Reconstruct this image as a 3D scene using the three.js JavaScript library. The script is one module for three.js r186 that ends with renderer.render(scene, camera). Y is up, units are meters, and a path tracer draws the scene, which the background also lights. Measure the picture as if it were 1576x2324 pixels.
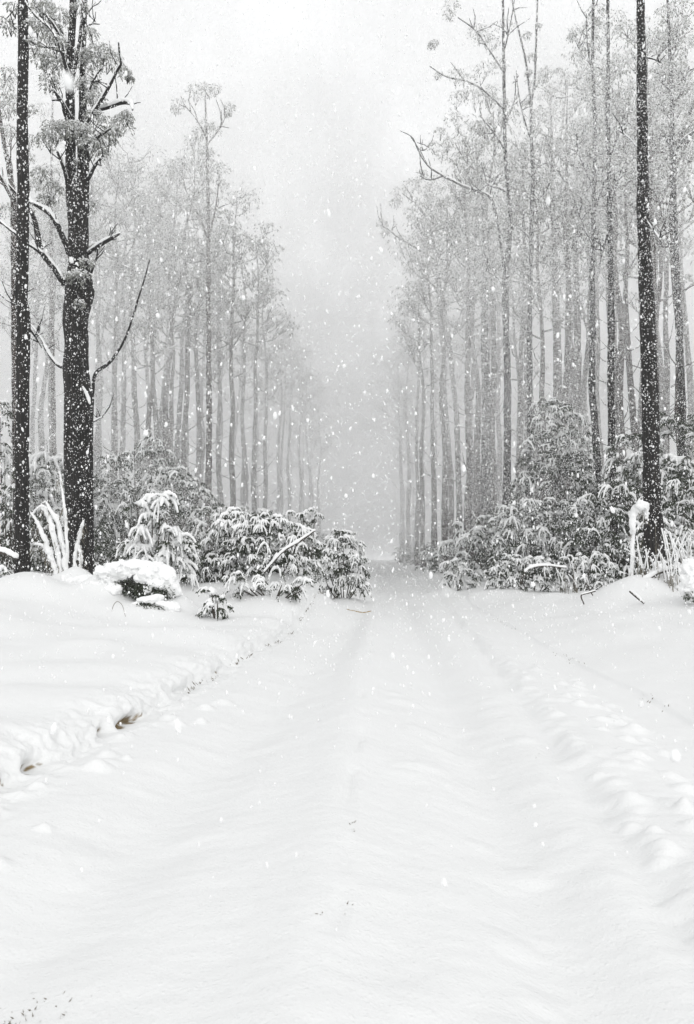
import * as THREE from 'three';
import { ImprovedNoise } from 'three/addons/math/ImprovedNoise.js';
import { MarchingCubes } from 'three/addons/objects/MarchingCubes.js';

// ------------------------------------------------------------------ camera, sky, sun, air
const scene = new THREE.Scene();
const camera = new THREE.PerspectiveCamera(67, 694 / 1024, 0.05, 1500);
camera.position.set(0, 1.6, 0);
camera.rotation.order = 'YXZ';
camera.rotation.y = Math.atan(35 / 773.5);      // the road runs along -z, a little right of the frame's middle
camera.rotation.x = Math.atan(44 / 773.5);
camera.focus = 18;
camera.userData.fStop = 5;
camera.updateMatrixWorld(true);

const renderer = new THREE.WebGLRenderer();
renderer.toneMapping = THREE.LinearToneMapping;
renderer.toneMappingExposure = 0.99;
renderer.shadowMap.enabled = true;

{ // even overcast sky, brighter overhead
  const W = 64, H = 128, data = new Float32Array(W * H * 4);
  for (let y = 0; y < H; y++) {
    const el = ((y + 0.5) / H - 0.5) * Math.PI, s = Math.max(0, Math.sin(el));
    const L = 1.5 - 0.46 * s;
    for (let x = 0; x < W; x++) data.set([L * 0.992, L * 0.998, L * 1.005, 1], (y * W + x) * 4);
  }
  const sky = new THREE.DataTexture(data, W, H, THREE.RGBAFormat, THREE.FloatType);
  sky.mapping = THREE.EquirectangularReflectionMapping;
  sky.magFilter = sky.minFilter = THREE.LinearFilter;
  sky.needsUpdate = true;
  scene.background = sky;
  scene.environment = sky;
}
const sun = new THREE.DirectionalLight(new THREE.Color(1, 0.985, 0.96), 1.3);
sun.position.set(24, 52, 82);
sun.castShadow = true;
sun.shadow.radius = 100;
Object.assign(sun.shadow.camera, { left: -80, right: 80, top: 80, bottom: -80, near: 1, far: 300 });
scene.add(sun, sun.target);

scene.fog = new THREE.FogExp2(new THREE.Color(0.985, 0.993, 1.0), 0.0016);

// ------------------------------------------------------------------ helpers
const V = (x, y, z) => new THREE.Vector3(x, y, z);
const { lerp, clamp, smoothstep } = THREE.MathUtils;
function rand(seed) {
  let s = seed >>> 0;
  return () => { s = (s + 0x6d2b79f5) | 0; let t = Math.imul(s ^ (s >>> 15), 1 | s); t = (t + Math.imul(t ^ (t >>> 7), 61 | t)) ^ t; return ((t ^ (t >>> 14)) >>> 0) / 4294967296; };
}
const perlin = new ImprovedNoise(), N3 = (x, y, z) => perlin.noise(x + 50.3, y + 70.7, z + 90.1);
const fbm = (x, y, z, o = 3) => { let s = 0, a = 1; for (let i = 0; i < o; i++, a *= 0.5, x *= 2.03, y *= 2.03, z *= 2.03) s += a * N3(x, y, z); return s; };
function table(t) { return (x) => { let i = 1; while (i < t.length - 1 && x > t[i][0]) i++; return lerp(t[i - 1][1], t[i][1], clamp((x - t[i - 1][0]) / (t[i][0] - t[i - 1][0]), 0, 1)); }; }

// a place seen at (X, Y) of the photograph's 1576-wide reading, at distance d along the road
const viewInv = camera.matrixWorld.clone(), TAN = Math.tan((67 / 2) * Math.PI / 180);
function at(X, Y, d) {
  const px = X * 0.4404, py = Y * 0.4404;
  const v = V((px - 347) / 512 * TAN, -(py - 512) / 512 * TAN, -1).transformDirection(viewInv);
  return v.multiplyScalar(d / -v.z).add(camera.position);
}
const PX = 0.4404 / 773.5;                        // metres per unit of that reading, per metre of distance

class MB {                                        // collects triangles into one geometry
  constructor() { this.p = []; this.i = []; this.uv = []; }
  get n() { return this.p.length / 3; }
  v(a, u = 0, w = 0) { this.p.push(a.x, a.y, a.z); this.uv.push(u, w); return this.p.length / 3 - 1; }
  tri(a, b, c) { const n = this.v(a); this.v(b); this.v(c); this.i.push(n, n + 1, n + 2); }
  tube(path, radii, sides, o = {}) {
    const rough = o.rough ?? 0, fr = o.freq ?? 3, flat = o.flat ?? 1;
    const t = V(0, 0, 0), nrm = V(0, 0, 0), bin = V(0, 0, 0), q = V(0, 0, 0), first = this.n;
    let len = 0;
    for (let k = 0; k < path.length; k++) {
      t.subVectors(path[Math.min(k + 1, path.length - 1)], path[Math.max(k - 1, 0)]).normalize();
      if (k === 0) nrm.set(Math.abs(t.y) > 0.9 ? 1 : 0, Math.abs(t.y) > 0.9 ? 0 : 1, 0);
      nrm.addScaledVector(t, -nrm.dot(t)).normalize();
      bin.crossVectors(t, nrm);
      if (k) len += path[k].distanceTo(path[k - 1]);
      for (let s = 0; s <= sides; s++) {
        const a = (s % sides) / sides * Math.PI * 2;
        let r = radii[k];
        if (rough) r *= 1 + rough * N3(Math.cos(a) * fr * 0.5 + (o.seed ?? 0), len * (o.lf ?? fr) , Math.sin(a) * fr * 0.5);
        q.copy(path[k]).addScaledVector(nrm, Math.cos(a) * r * flat).addScaledVector(bin, Math.sin(a) * r);
        this.v(q, s / sides * (o.around ?? 1), len * (o.along ?? 1));
      }
    }
    const w = sides + 1;
    for (let k = 0; k < path.length - 1; k++) for (let s = 0; s < sides; s++) {
      const a = first + k * w + s; this.i.push(a, a + 1, a + w, a + 1, a + w + 1, a + w);
    }
    for (const [k, sgn] of o.open ? [] : [[0, -1], [path.length - 1, 1]]) {
      const c = this.v(q.copy(path[k]).addScaledVector(t.subVectors(path[Math.min(k + 1, path.length - 1)], path[Math.max(k - 1, 0)]).normalize(), sgn * radii[k] * 0.7));
      for (let s = 0; s < sides; s++) { const a = first + k * w + s; sgn > 0 ? this.i.push(a, a + 1, c) : this.i.push(a + 1, a, c); }
    }
  }
  leaf(c, axis, side, L, W) {                     // a slim folded diamond from c along axis
    const n = this.v(c); const m = c.clone().addScaledVector(axis, L * 0.45);
    this.v(m.clone().addScaledVector(side, W)); this.v(c.clone().addScaledVector(axis, L)); this.v(m.addScaledVector(side, -W));
    this.i.push(n, n + 1, n + 2, n, n + 2, n + 3);
  }
  blob(c, rx, ry, rz, rng) {                      // a small rough lump
    const j = () => 0.75 + rng() * 0.5, n = this.n, a = rng() * 6.3, co = Math.cos(a), si = Math.sin(a);
    const P = [[1, 0, 0], [0, 0, 1], [-1, 0, 0], [0, 0, -1], [0, 1, 0], [0, -1, 0]];
    for (const [x, y, z] of P) { const X = x * rx * j(), Z = z * rz * j(); this.v(V(c.x + X * co - Z * si, c.y + y * ry * j(), c.z + X * si + Z * co)); }
    for (let k = 0; k < 4; k++) { const m = (k + 1) % 4; this.i.push(n + k, n + 4, n + m, n + k, n + m, n + 5); }
  }
  build(name, mat, parent, origin, kind) {
    if (!this.i.length) return null;
    const p = new Float32Array(this.p);
    if (origin) for (let k = 0; k < p.length; k += 3) { p[k] -= origin.x; p[k + 1] -= origin.y; p[k + 2] -= origin.z; }
    const g = new THREE.BufferGeometry();
    g.setAttribute('position', new THREE.BufferAttribute(p, 3));
    g.setAttribute('uv', new THREE.BufferAttribute(new Float32Array(this.uv), 2));
    g.setIndex(this.i); g.computeVertexNormals();
    const m = new THREE.Mesh(g, mat); m.name = name; m.castShadow = m.receiveShadow = true;
    if (kind) m.userData.kind = kind;
    (parent ?? scene).add(m);
    return m;
  }
}
const used = {};
function numbered(name) { const k = (used[name] = (used[name] ?? -1) + 1); return k ? name + '_' + String(k).padStart(3, '0') : name; }
function tag(o, label, category, group, kind) { o.userData = { label, category }; if (group) o.userData.group = group; if (kind) o.userData.kind = kind; return o; }
function thing(name, label, category, pos, group) {
  const g = new THREE.Group(); g.name = numbered(name); g.position.copy(pos); scene.add(g);
  return tag(g, label, category, group);
}

// ------------------------------------------------------------------ materials
function grain(size, f, srgb) {
  const d = new Uint8Array(size * size * 4);
  for (let y = 0; y < size; y++) for (let x = 0; x < size; x++) { const c = f(x / size, y / size); d.set([c[0] * 255, c[1] * 255, c[2] * 255, 255], (y * size + x) * 4); }
  const t = new THREE.DataTexture(d, size, size); t.wrapS = t.wrapT = THREE.RepeatWrapping; t.magFilter = t.minFilter = THREE.LinearFilter;
  if (srgb) t.colorSpace = THREE.SRGBColorSpace; t.needsUpdate = true; return t;
}
const tile = (u, v, f, g, k) => { // periodic noise
  const a = u * Math.PI * 2, b = v * Math.PI * 2; return fbm(Math.cos(a) * f + k, Math.sin(a) * f + Math.cos(b) * g * 0.7, Math.sin(b) * g + k, 3); };
const rs = rand(5);
const snowGrain = (() => { // clumpy grain, made from wrapped random bumps
  const S = 512, h = new Float32Array(S * S);
  for (let k = 0; k < 9000; k++) { const cx = rs() * S, cy = rs() * S, r = 2 + rs() * rs() * 12, a = (rs() - 0.35) * r / 12;
    for (let y = -Math.ceil(r); y <= r; y++) for (let x = -Math.ceil(r); x <= r; x++) { const q = (x * x + y * y) / (r * r); if (q < 1) h[((Math.floor(cy + y) % S + S) % S) * S + (Math.floor(cx + x) % S + S) % S] += a * (1 - q) * (1 - q); } }
  let lo = 1e9, hi = -1e9; for (const x of h) { lo = Math.min(lo, x); hi = Math.max(hi, x); }
  return grain(S, (u, v) => { const x = (h[Math.floor(v * S) * S + Math.floor(u * S)] - lo) / (hi - lo); return [x, x, x]; });
})();
const barkBump = grain(256, (u, v) => { const x = clamp(0.5 + 0.55 * tile(u, v, 2.6, 0.9, 3) + 0.35 * tile(u, v, 7, 1.6, 9), 0, 1); return [x, x, x]; });
const barkTone = grain(256, (u, v) => { const x = clamp(0.62 + 0.5 * tile(u, v, 3, 0.8, 21) + 0.25 * tile(u, v, 8, 2, 5), 0.15, 1); return [x, x * 0.97, x * 0.94]; }, true);
const M = {
  snow: new THREE.MeshStandardMaterial({ name: 'snow', color: new THREE.Color().setRGB(0.78, 0.785, 0.785), roughness: 0.85 }),
  flake: new THREE.MeshStandardMaterial({ name: 'fresh_flake', color: new THREE.Color().setRGB(0.98, 0.98, 0.98), roughness: 0.9 }),
  ground: new THREE.MeshStandardMaterial({ name: 'snow_cover', vertexColors: true, roughness: 0.85, bumpMap: snowGrain, bumpScale: 0.004 }),
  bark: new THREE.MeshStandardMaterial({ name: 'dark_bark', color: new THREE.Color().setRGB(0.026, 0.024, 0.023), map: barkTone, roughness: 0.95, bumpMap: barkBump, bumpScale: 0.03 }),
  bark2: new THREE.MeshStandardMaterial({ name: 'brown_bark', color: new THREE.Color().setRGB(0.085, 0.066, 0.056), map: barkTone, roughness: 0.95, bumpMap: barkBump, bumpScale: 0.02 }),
  twig: new THREE.MeshStandardMaterial({ name: 'twig_bark', color: new THREE.Color().setRGB(0.05, 0.042, 0.035), roughness: 0.95 }),
  gum: new THREE.MeshStandardMaterial({ name: 'gum_leaf', color: new THREE.Color().setRGB(0.23, 0.235, 0.215), roughness: 0.75, side: THREE.DoubleSide }),
  leaf: new THREE.MeshStandardMaterial({ name: 'dark_leaf', color: new THREE.Color().setRGB(0.028, 0.038, 0.02), roughness: 0.6, side: THREE.DoubleSide }),
  dry: new THREE.MeshStandardMaterial({ name: 'dry_stalk', color: new THREE.Color().setRGB(0.15, 0.135, 0.105), roughness: 0.9, side: THREE.DoubleSide }),
  earth: new THREE.MeshStandardMaterial({ name: 'ochre_earth', color: new THREE.Color().setRGB(0.3, 0.22, 0.11), roughness: 0.95 }),
};

// ------------------------------------------------------------------ ground: road, verges
const bankTable = table([[0, -2.75], [3, -2.65], [5.5, -2.5], [9.6, -2.25], [15, -1.9], [21, -1.6], [34, -1.15], [46, -0.95], [80, -1.4], [130, -1.9], [260, -2.4]]);
const bankU = (d) => bankTable(d) + 0.1 * N3(d * 0.7, 3, 1) + (0.06 * N3(d * 2.1, 9, 2) + 0.03 * N3(d * 5.3, 2, 2)) * clamp(1.6 - d / 20, 0, 1);
const clodU = table([[0, 1.3], [3.7, 1.47], [11.7, 1.8], [31, 2.3], [60, 2.6]]);
const edgeU = (d) => 2.87 + 0.1 * N3(d * 0.35, 5, 7);
const bumps = []; // { u, d, h, r } extra snow mounds
function mound(X, Y, d, h, r, rd = r) { const p = at(X, Y, d); bumps.push({ u: p.x, d, h: h * 1.35, r, rd }); }
mound(1425, 1330, 19, 0.42, 0.9); mound(1350, 1350, 20, 0.2, 1.0); mound(1500, 1345, 18.5, 0.25, 0.7); mound(1250, 1340, 22, 0.2, 1.2); mound(1570, 1380, 17, 0.22, 0.8);
mound(60, 1370, 16.5, 0.3, 0.9); mound(180, 1330, 17.5, 0.42, 0.55); mound(150, 1390, 16, 0.2, 1.1); mound(240, 1350, 16.5, 0.42, 0.5); mound(345, 1400, 15.7, 0.14, 0.7); mound(405, 1375, 16.4, 0.26, 0.4); mound(300, 1360, 16.9, 0.2, 0.7); mound(690, 1345, 20.5, 0.32, 1.0, 1.2); mound(420, 1370, 16.6, 0.1, 0.7); mound(600, 1350, 19.5, 0.42, 1.9, 2); mound(400, 1350, 19, 0.25, 1.4, 1.2); mound(780, 1310, 25, 0.2, 1.2, 1.6);
mound(20, 1450, 12, 0.12, 1.0); mound(360, 1440, 12.5, 0.12, 1.3, 0.8); mound(200, 1480, 11, 0.1, 1.2, 0.7); mound(640, 1360, 19, 0.15, 1.2);
mound(720, 1330, 26, 0.25, 0.5); mound(1010, 1325, 30, 0.3, 0.7); mound(1110, 1325, 27, 0.25, 1.2); mound(940, 1285, 70, 0.5, 2); mound(970, 1300, 50, 0.4, 1.5);
const clods = [], cr = rand(11);
for (let d = 2.2; d < 22; d += 0.08 + cr() * 0.09 + d * 0.004) clods.push({ u: clodU(d) + (cr() - 0.4) * 0.24, d, r: (0.05 + cr() * 0.1) * (d < 7 ? 1.25 : 0.95), h: 0.015 + cr() * cr() * 0.05 });
for (let k = 0; k < 70; k++) { const d = 2.3 + cr() * 9; clods.push({ u: clodU(d) + 0.25 + cr() * 0.5, d, r: 0.05 + cr() * 0.08, h: 0.02 + cr() * 0.03 }); }
for (let k = 0; k < 60; k++) { const d = 2.3 + cr() * 7; clods.push({ u: -0.1 + cr() * 1.4, d, r: 0.09 + cr() * 0.16, h: 0.004 + cr() * 0.014 }); }
for (let k = 0; k < 26; k++) { const d = 3 + cr() * 6; clods.push({ u: bankU(d) + 0.1 + cr() * 0.5, d, r: 0.05 + cr() * 0.09, h: 0.015 + cr() * 0.035 }); }
const G0 = (v) => v * v * (3 - 2 * v);
function ground(u, d, fine = true) {
  const b = bankU(d), s = u - b, e = edgeU(d), near = fine ? clamp(1.3 - d / 22, 0, 1) : 0;
  let h = 0;
  // wheel tracks and the ridge between
  const w = smoothstep(u, b, b + 0.4) * (1 - smoothstep(u, e - 0.5, e + 0.2));
  h += w * (-0.13 * Math.exp(-(((u - (b + 1.15)) / 0.4) ** 2)) - 0.14 * Math.exp(-(((u - 0.75) / 0.34) ** 2)) + 0.1 * Math.exp(-(((u + 0.3) / 0.26) ** 2)) + 0.05 * Math.exp(-(((u - clodU(d) - 0.25) / 0.3) ** 2)) - 0.05 * (0.8 + 1.2 * N3(d * 0.9, 2, 2)) * Math.exp(-(((u - clodU(d) + 0.16) / 0.12) ** 2)));
  h += w * (-0.03 * Math.exp(-(((u + 0.2 - 0.02 * Math.sin(d * 2)) / 0.035) ** 2)) * clamp(N3(d * 1.6, 1, 4) * 3, 0, 1));
  h += 0.03 * smoothstep(u, e - 0.02, e + 0.06) * (0.4 + 0.6 * clamp(0.5 + 2 * N3(d * 0.6, 8, 8), 0, 1));
  const r = Math.max(0, u - e); h += 0.75 * (1 - Math.exp(-r / 4.5)) + Math.min(0.9, Math.max(0, r - 6) * 0.03);
  const l = Math.max(0, -s);
  h += (0.22 + 0.12 * N3(d * 0.9, 6, 3)) * (0.65 * smoothstep(-s, -0.02, 0.2) + 0.35 * smoothstep(-s, 0.08, 0.55)) + 0.05 * Math.sqrt(clamp(l - 0.1, 0, 1)) + 0.55 * smoothstep(l, 2.2, 6.5) + Math.min(0.9, Math.max(0, l - 9) * 0.03);
  // soft unevenness
  const off = Math.max(smoothstep(l, 0.3, 2), smoothstep(r, 0.2, 2));
  h += off * (0.085 * N3(u * 0.55, d * 0.4, 2) + 0.05 * N3(u * 1.3, d * 0.9, 6)) + (1 - off) * (0.02 * N3(u * 0.9, d * 0.5, 1) + 0.012 * N3(u * 2.6, d * 1.6, 4));
  for (const m of bumps) if (Math.abs(d - m.d) < m.rd * 2.3 && Math.abs(u - m.u) < m.r * 2.3) { const q = ((u - m.u) / m.r) ** 2 + ((d - m.d) / m.rd) ** 2; if (q < 5) h += m.h * Math.exp(-q * 1.1); }
  if (near > 0) {
    // wind ripples across the road, small dimples
    const warp = 1.2 * N3(u * 1.1, d * 0.8, 11);
    h += near * 0.0028 * (N3(u * 3.1 + 3, d * 9 + warp * 3 + u * 1.1, 5) + 0.6 * N3(u * 6 + 3, d * 17 - warp * 4, 15)) * (0.3 + smoothstep(u, -3, 2)) * (0.5 + N3(u * 0.8, d * 0.9, 21));
    h += near * (0.0045 * N3(u * 4, d * 4, 8) + 0.004 * N3(u * 11, d * 11, 3));
    if (d < 23 && d > 1.5) for (const c of clods) { const du = u - c.u, dd = d - c.d; if (Math.abs(du) < c.r && Math.abs(dd) < c.r) { const q = (du * du + dd * dd) / (c.r * c.r); if (q < 1) h += c.h * (1 - q) ** 1.2 * (1 + 0.5 * N3(u * 5, d * 5, 1)); } }
  }
  return h;
}
const G = (x, z) => ground(x, -z, false);
{
  const rows = [];
  for (const d of [-40, -28, -18, -10, -5, -2, 0, 0.8, 1.4]) rows.push(d);
  for (let y = 1075; y > 566; y -= y > 620 ? 0.8 : 1.2) rows.push(1.6 * 773.5 / (y - 556));
  for (let d = rows[rows.length - 1] * 1.1; d < 330; d *= 1.12) rows.push(d);
  const left = [], mid = 150, right = [];
  for (let s = 0.14, st = 0.012; s > -110; s -= st) { left.unshift(s); if (s < -0.38) st = Math.min(st * 1.035, s < -9 ? 40 : 0.09); if (s < -9) st *= 1.15; }
  for (let s = 0, st = 0.025; s < 110; s += st) { right.push(s); if (s > 0.15) st *= s > 8 ? 1.18 : 1.02; }
  const nL = left.length, nR = right.length, cols = nL + mid + nR, P = new Float32Array(rows.length * cols * 3), C = new Float32Array(rows.length * cols * 3), UV = new Float32Array(rows.length * cols * 2);
  const bare = [[5.75, 0.16, 0.9], [6.85, 0.12, 1], [7.4, 0.26, 1.15], [9.0, 0.25, 0.6], [5.2, 0.15, 0.7], [10.6, 0.3, 0.4], [12.5, 0.5, 0.35], [15, 0.8, 0.3], [22.5, 1.0, 0.7], [26, 1.5, 0.6]];
  rows.forEach((d, j) => {
    const b = bankU(d), e = edgeU(d) - 0.1, near = clamp(1.4 - d / 24, 0, 1);
    let hole = 0; for (const [c, w, a] of bare) hole = Math.max(hole, a * Math.exp(-(((d - c) / w) ** 2)));
    for (let k = 0; k < cols; k++) {
      let u = k < nL ? b + left[k] : k < nL + mid ? lerp(b + 0.14, e, (k - nL + 1) / (mid + 1)) : e + right[k - nL - mid];
      const s = u - b; let y = ground(u, d), x = u, z = -d, bareness = 0;
      if (near > 0 && s > -0.7 && s < 0.35) { // clotted lip of the bank
        const m = near * smoothstep(s, -0.7, -0.15) * (1 - smoothstep(s, 0.12, 0.35));
        const n = Math.abs(N3(u * 3.4, y * 4, d * 3.4)) * 1.0 + Math.abs(N3(u * 8, y * 8, d * 8)) * 0.55 + Math.abs(N3(u * 17, y * 17, d * 17)) * 0.25;
        const push = (0.085 * (0.5 - n)) * m;
        y += push * 0.7; x += push * 0.9 * smoothstep(s, -0.45, 0);
        // undercut under the lip
        const f = Math.exp(-(((s + 0.03) / 0.05) ** 2)) * hole;
        x -= 0.14 * f; y -= 0.03 * f;
        const nn = N3(u * 11, d * 8, 2) * 0.5 + N3(u * 27, d * 25, 7) * 0.6;
        bareness = smoothstep(f + nn * 1.5, 0.78, 0.9) * smoothstep(f, 0.12, 0.3);
      }
      const o = j * cols + k;
      P.set([x, y, z], o * 3); UV.set([u / 0.6, d / 0.6], o * 2);
      const sp = bareness ? 0.6 + 0.8 * Math.abs(N3(u * 40, d * 40, 1)) : 0;
      C.set([lerp(0.7, 0.24 * sp, bareness), lerp(0.705, 0.18 * sp, bareness), lerp(0.704, 0.10 * sp, bareness)], o * 3);
    }
  });
  const idx = [[], [], []];
  for (let j = 0; j < rows.length - 1; j++) for (let k = 0; k < cols - 1; k++) {
    const a = j * cols + k, t = k < nL - 1 ? 0 : k < nL + mid ? 1 : 2;
    idx[t].push(a, a + 1, a + cols, a + 1, a + cols + 1, a + cols);
  }
  const whole = new THREE.BufferGeometry();
  whole.setAttribute('position', new THREE.BufferAttribute(P, 3)); whole.setIndex([].concat(...idx.map((x) => x)));
  whole.computeVertexNormals();
  ['snowy_verge', 'road', 'snowy_verge_001'].forEach((name, t) => {
    const map = new Map(), p = [], n = [], c = [], uv = [], ix = [], NN = whole.attributes.normal.array;
    for (const v of idx[t]) { let q = map.get(v); if (q === undefined) { q = map.size; map.set(v, q); for (let i = 0; i < 3; i++) { p.push(P[v * 3 + i]); n.push(NN[v * 3 + i]); c.push(C[v * 3 + i]); } uv.push(UV[v * 2], UV[v * 2 + 1]); } ix.push(q); }
    const g = new THREE.BufferGeometry();
    g.setAttribute('position', new THREE.Float32BufferAttribute(p, 3)); g.setAttribute('normal', new THREE.Float32BufferAttribute(n, 3)); g.setAttribute('color', new THREE.Float32BufferAttribute(c, 3)); g.setAttribute('uv', new THREE.Float32BufferAttribute(uv, 2)); g.setIndex(ix);
    const m = new THREE.Mesh(g, M.ground); m.name = name; m.receiveShadow = m.castShadow = true;
    tag(m, ['snow covered verge with a clotted bank edge left of the road', 'snow covered forest road with soft wheel tracks and snow clods', 'snow covered verge rising softly right of the road'][t], t === 1 ? 'road' : 'verge', null, 'structure');
    scene.add(m);
  });
}

// ------------------------------------------------------------------ trees
const UPV = V(0, 1, 0);
function rdir(rng) { const z = rng() * 2 - 1, a = rng() * 6.2832, r = Math.sqrt(1 - z * z); return V(r * Math.cos(a), z, r * Math.sin(a)); }
// one domed tuft of gum leaves on fanning twigs, snow lying on its upper side
function tuft(b, root, c, r, n, L, rng, snowy = 0.5) {
  const nt = 5;
  for (let k = 0; k < nt; k++) {
    const d = rdir(rng); d.y = Math.abs(d.y) * 0.6; const e = c.clone().addScaledVector(d, r * 0.75), m = root.clone().lerp(e, 0.5).add(V(0, r * 0.08, 0));
    b.wood.tube([root, m, e], [L * 0.11, L * 0.08, L * 0.04], 3, { open: true });
  }
  for (let k = 0; k < n; k++) {
    const d = rdir(rng); if (d.y < -0.2 && rng() < 0.6) d.y *= -1;
    const f = 0.45 + 0.6 * Math.sqrt(rng()), lump = 1 + 0.35 * N3(d.x * 2.2 + c.x, d.y * 2.2 + c.y, d.z * 2.2 + c.z);
    const p = c.clone().add(V(d.x * r * f * lump, d.y * r * 0.8 * f * lump, d.z * r * f * lump));
    const ax = V(d.x * 0.6 + (rng() - 0.5) * 0.9, -0.55 - rng() * 0.6 + d.y * 0.4, d.z * 0.6 + (rng() - 0.5) * 0.9).normalize();
    const sd = V(rng() - 0.5, rng() - 0.5, rng() - 0.5).cross(ax).normalize();
    b.leaf.leaf(p, ax, sd, L * (0.7 + rng() * 0.8), L * (0.16 + rng() * 0.12));
    if (d.y > -0.05 && rng() < snowy) b.snow.blob(p.add(V(0, L * 0.12, 0)), L * (0.3 + rng() * 0.35), L * (0.14 + rng() * 0.14), L * (0.25 + rng() * 0.25), rng);
  }
}
function curve(pts, seg) { // smooth run of points through [Vector3, radius] pairs
  if (pts.length === 2) { const out = [[], []]; for (let k = 0; k <= seg; k++) { out[0].push(pts[0][0].clone().lerp(pts[1][0], k / seg)); out[1].push(lerp(pts[0][1], pts[1][1], k / seg)); } return out; }
  const c = new THREE.CatmullRomCurve3(pts.map((p) => p[0]), false, 'centripetal'), P = [], R = [];
  for (let k = 0; k <= seg; k++) { const t = k / seg, i = Math.min(pts.length - 2, Math.floor(t * (pts.length - 1))), f = t * (pts.length - 1) - i; P.push(c.getPoint(t)); R.push(lerp(pts[i][1], pts[i + 1][1], f)); }
  return [P, R];
}
function limbSnow(mb, P, R, seed, k = 1) { // a ridge of snow along the top of a limb where it is not steep
  let run = [[], []];
  const flush = () => { if (run[0].length > 2) mb.tube(run[0], run[1], 6, { rough: 0.5, freq: 2.2, lf: 3.1, seed }); run = [[], []]; };
  for (let i = 0; i < P.length; i++) {
    const t = P[Math.min(i + 1, P.length - 1)].clone().sub(P[Math.max(0, i - 1)]).normalize();
    if (Math.abs(t.y) > 0.86) { flush(); continue; }
    const r = (R[i] * 0.8 + 0.012) * k; run[0].push(P[i].clone().add(V(0, R[i] * 0.75 + r * 0.35, 0))); run[1].push(r * (0.75 + 0.6 * Math.abs(N3(i * 0.8, seed, 1))));
  }
  flush();
}
function plaster(mb, P, R, n, size, rng, facing = 0) { // flecks and clots of snow stuck in the bark
  for (let k = 0; k < n; k++) {
    const t = rng() * (P.length - 1.001), i = Math.floor(t), c = P[i].clone().lerp(P[i + 1], t - i), r = lerp(R[i], R[i + 1], t - i);
    const a = facing + (rng() + rng() + rng() - 1.5) * 3.0, s = size * (0.4 + rng() * rng() * 1.6);
    mb.blob(c.add(V(Math.cos(a) * r * 0.98, 0, Math.sin(a) * r * 0.98)), s, s * (0.7 + rng() * 1.2), s, rng);
  }
}
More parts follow.
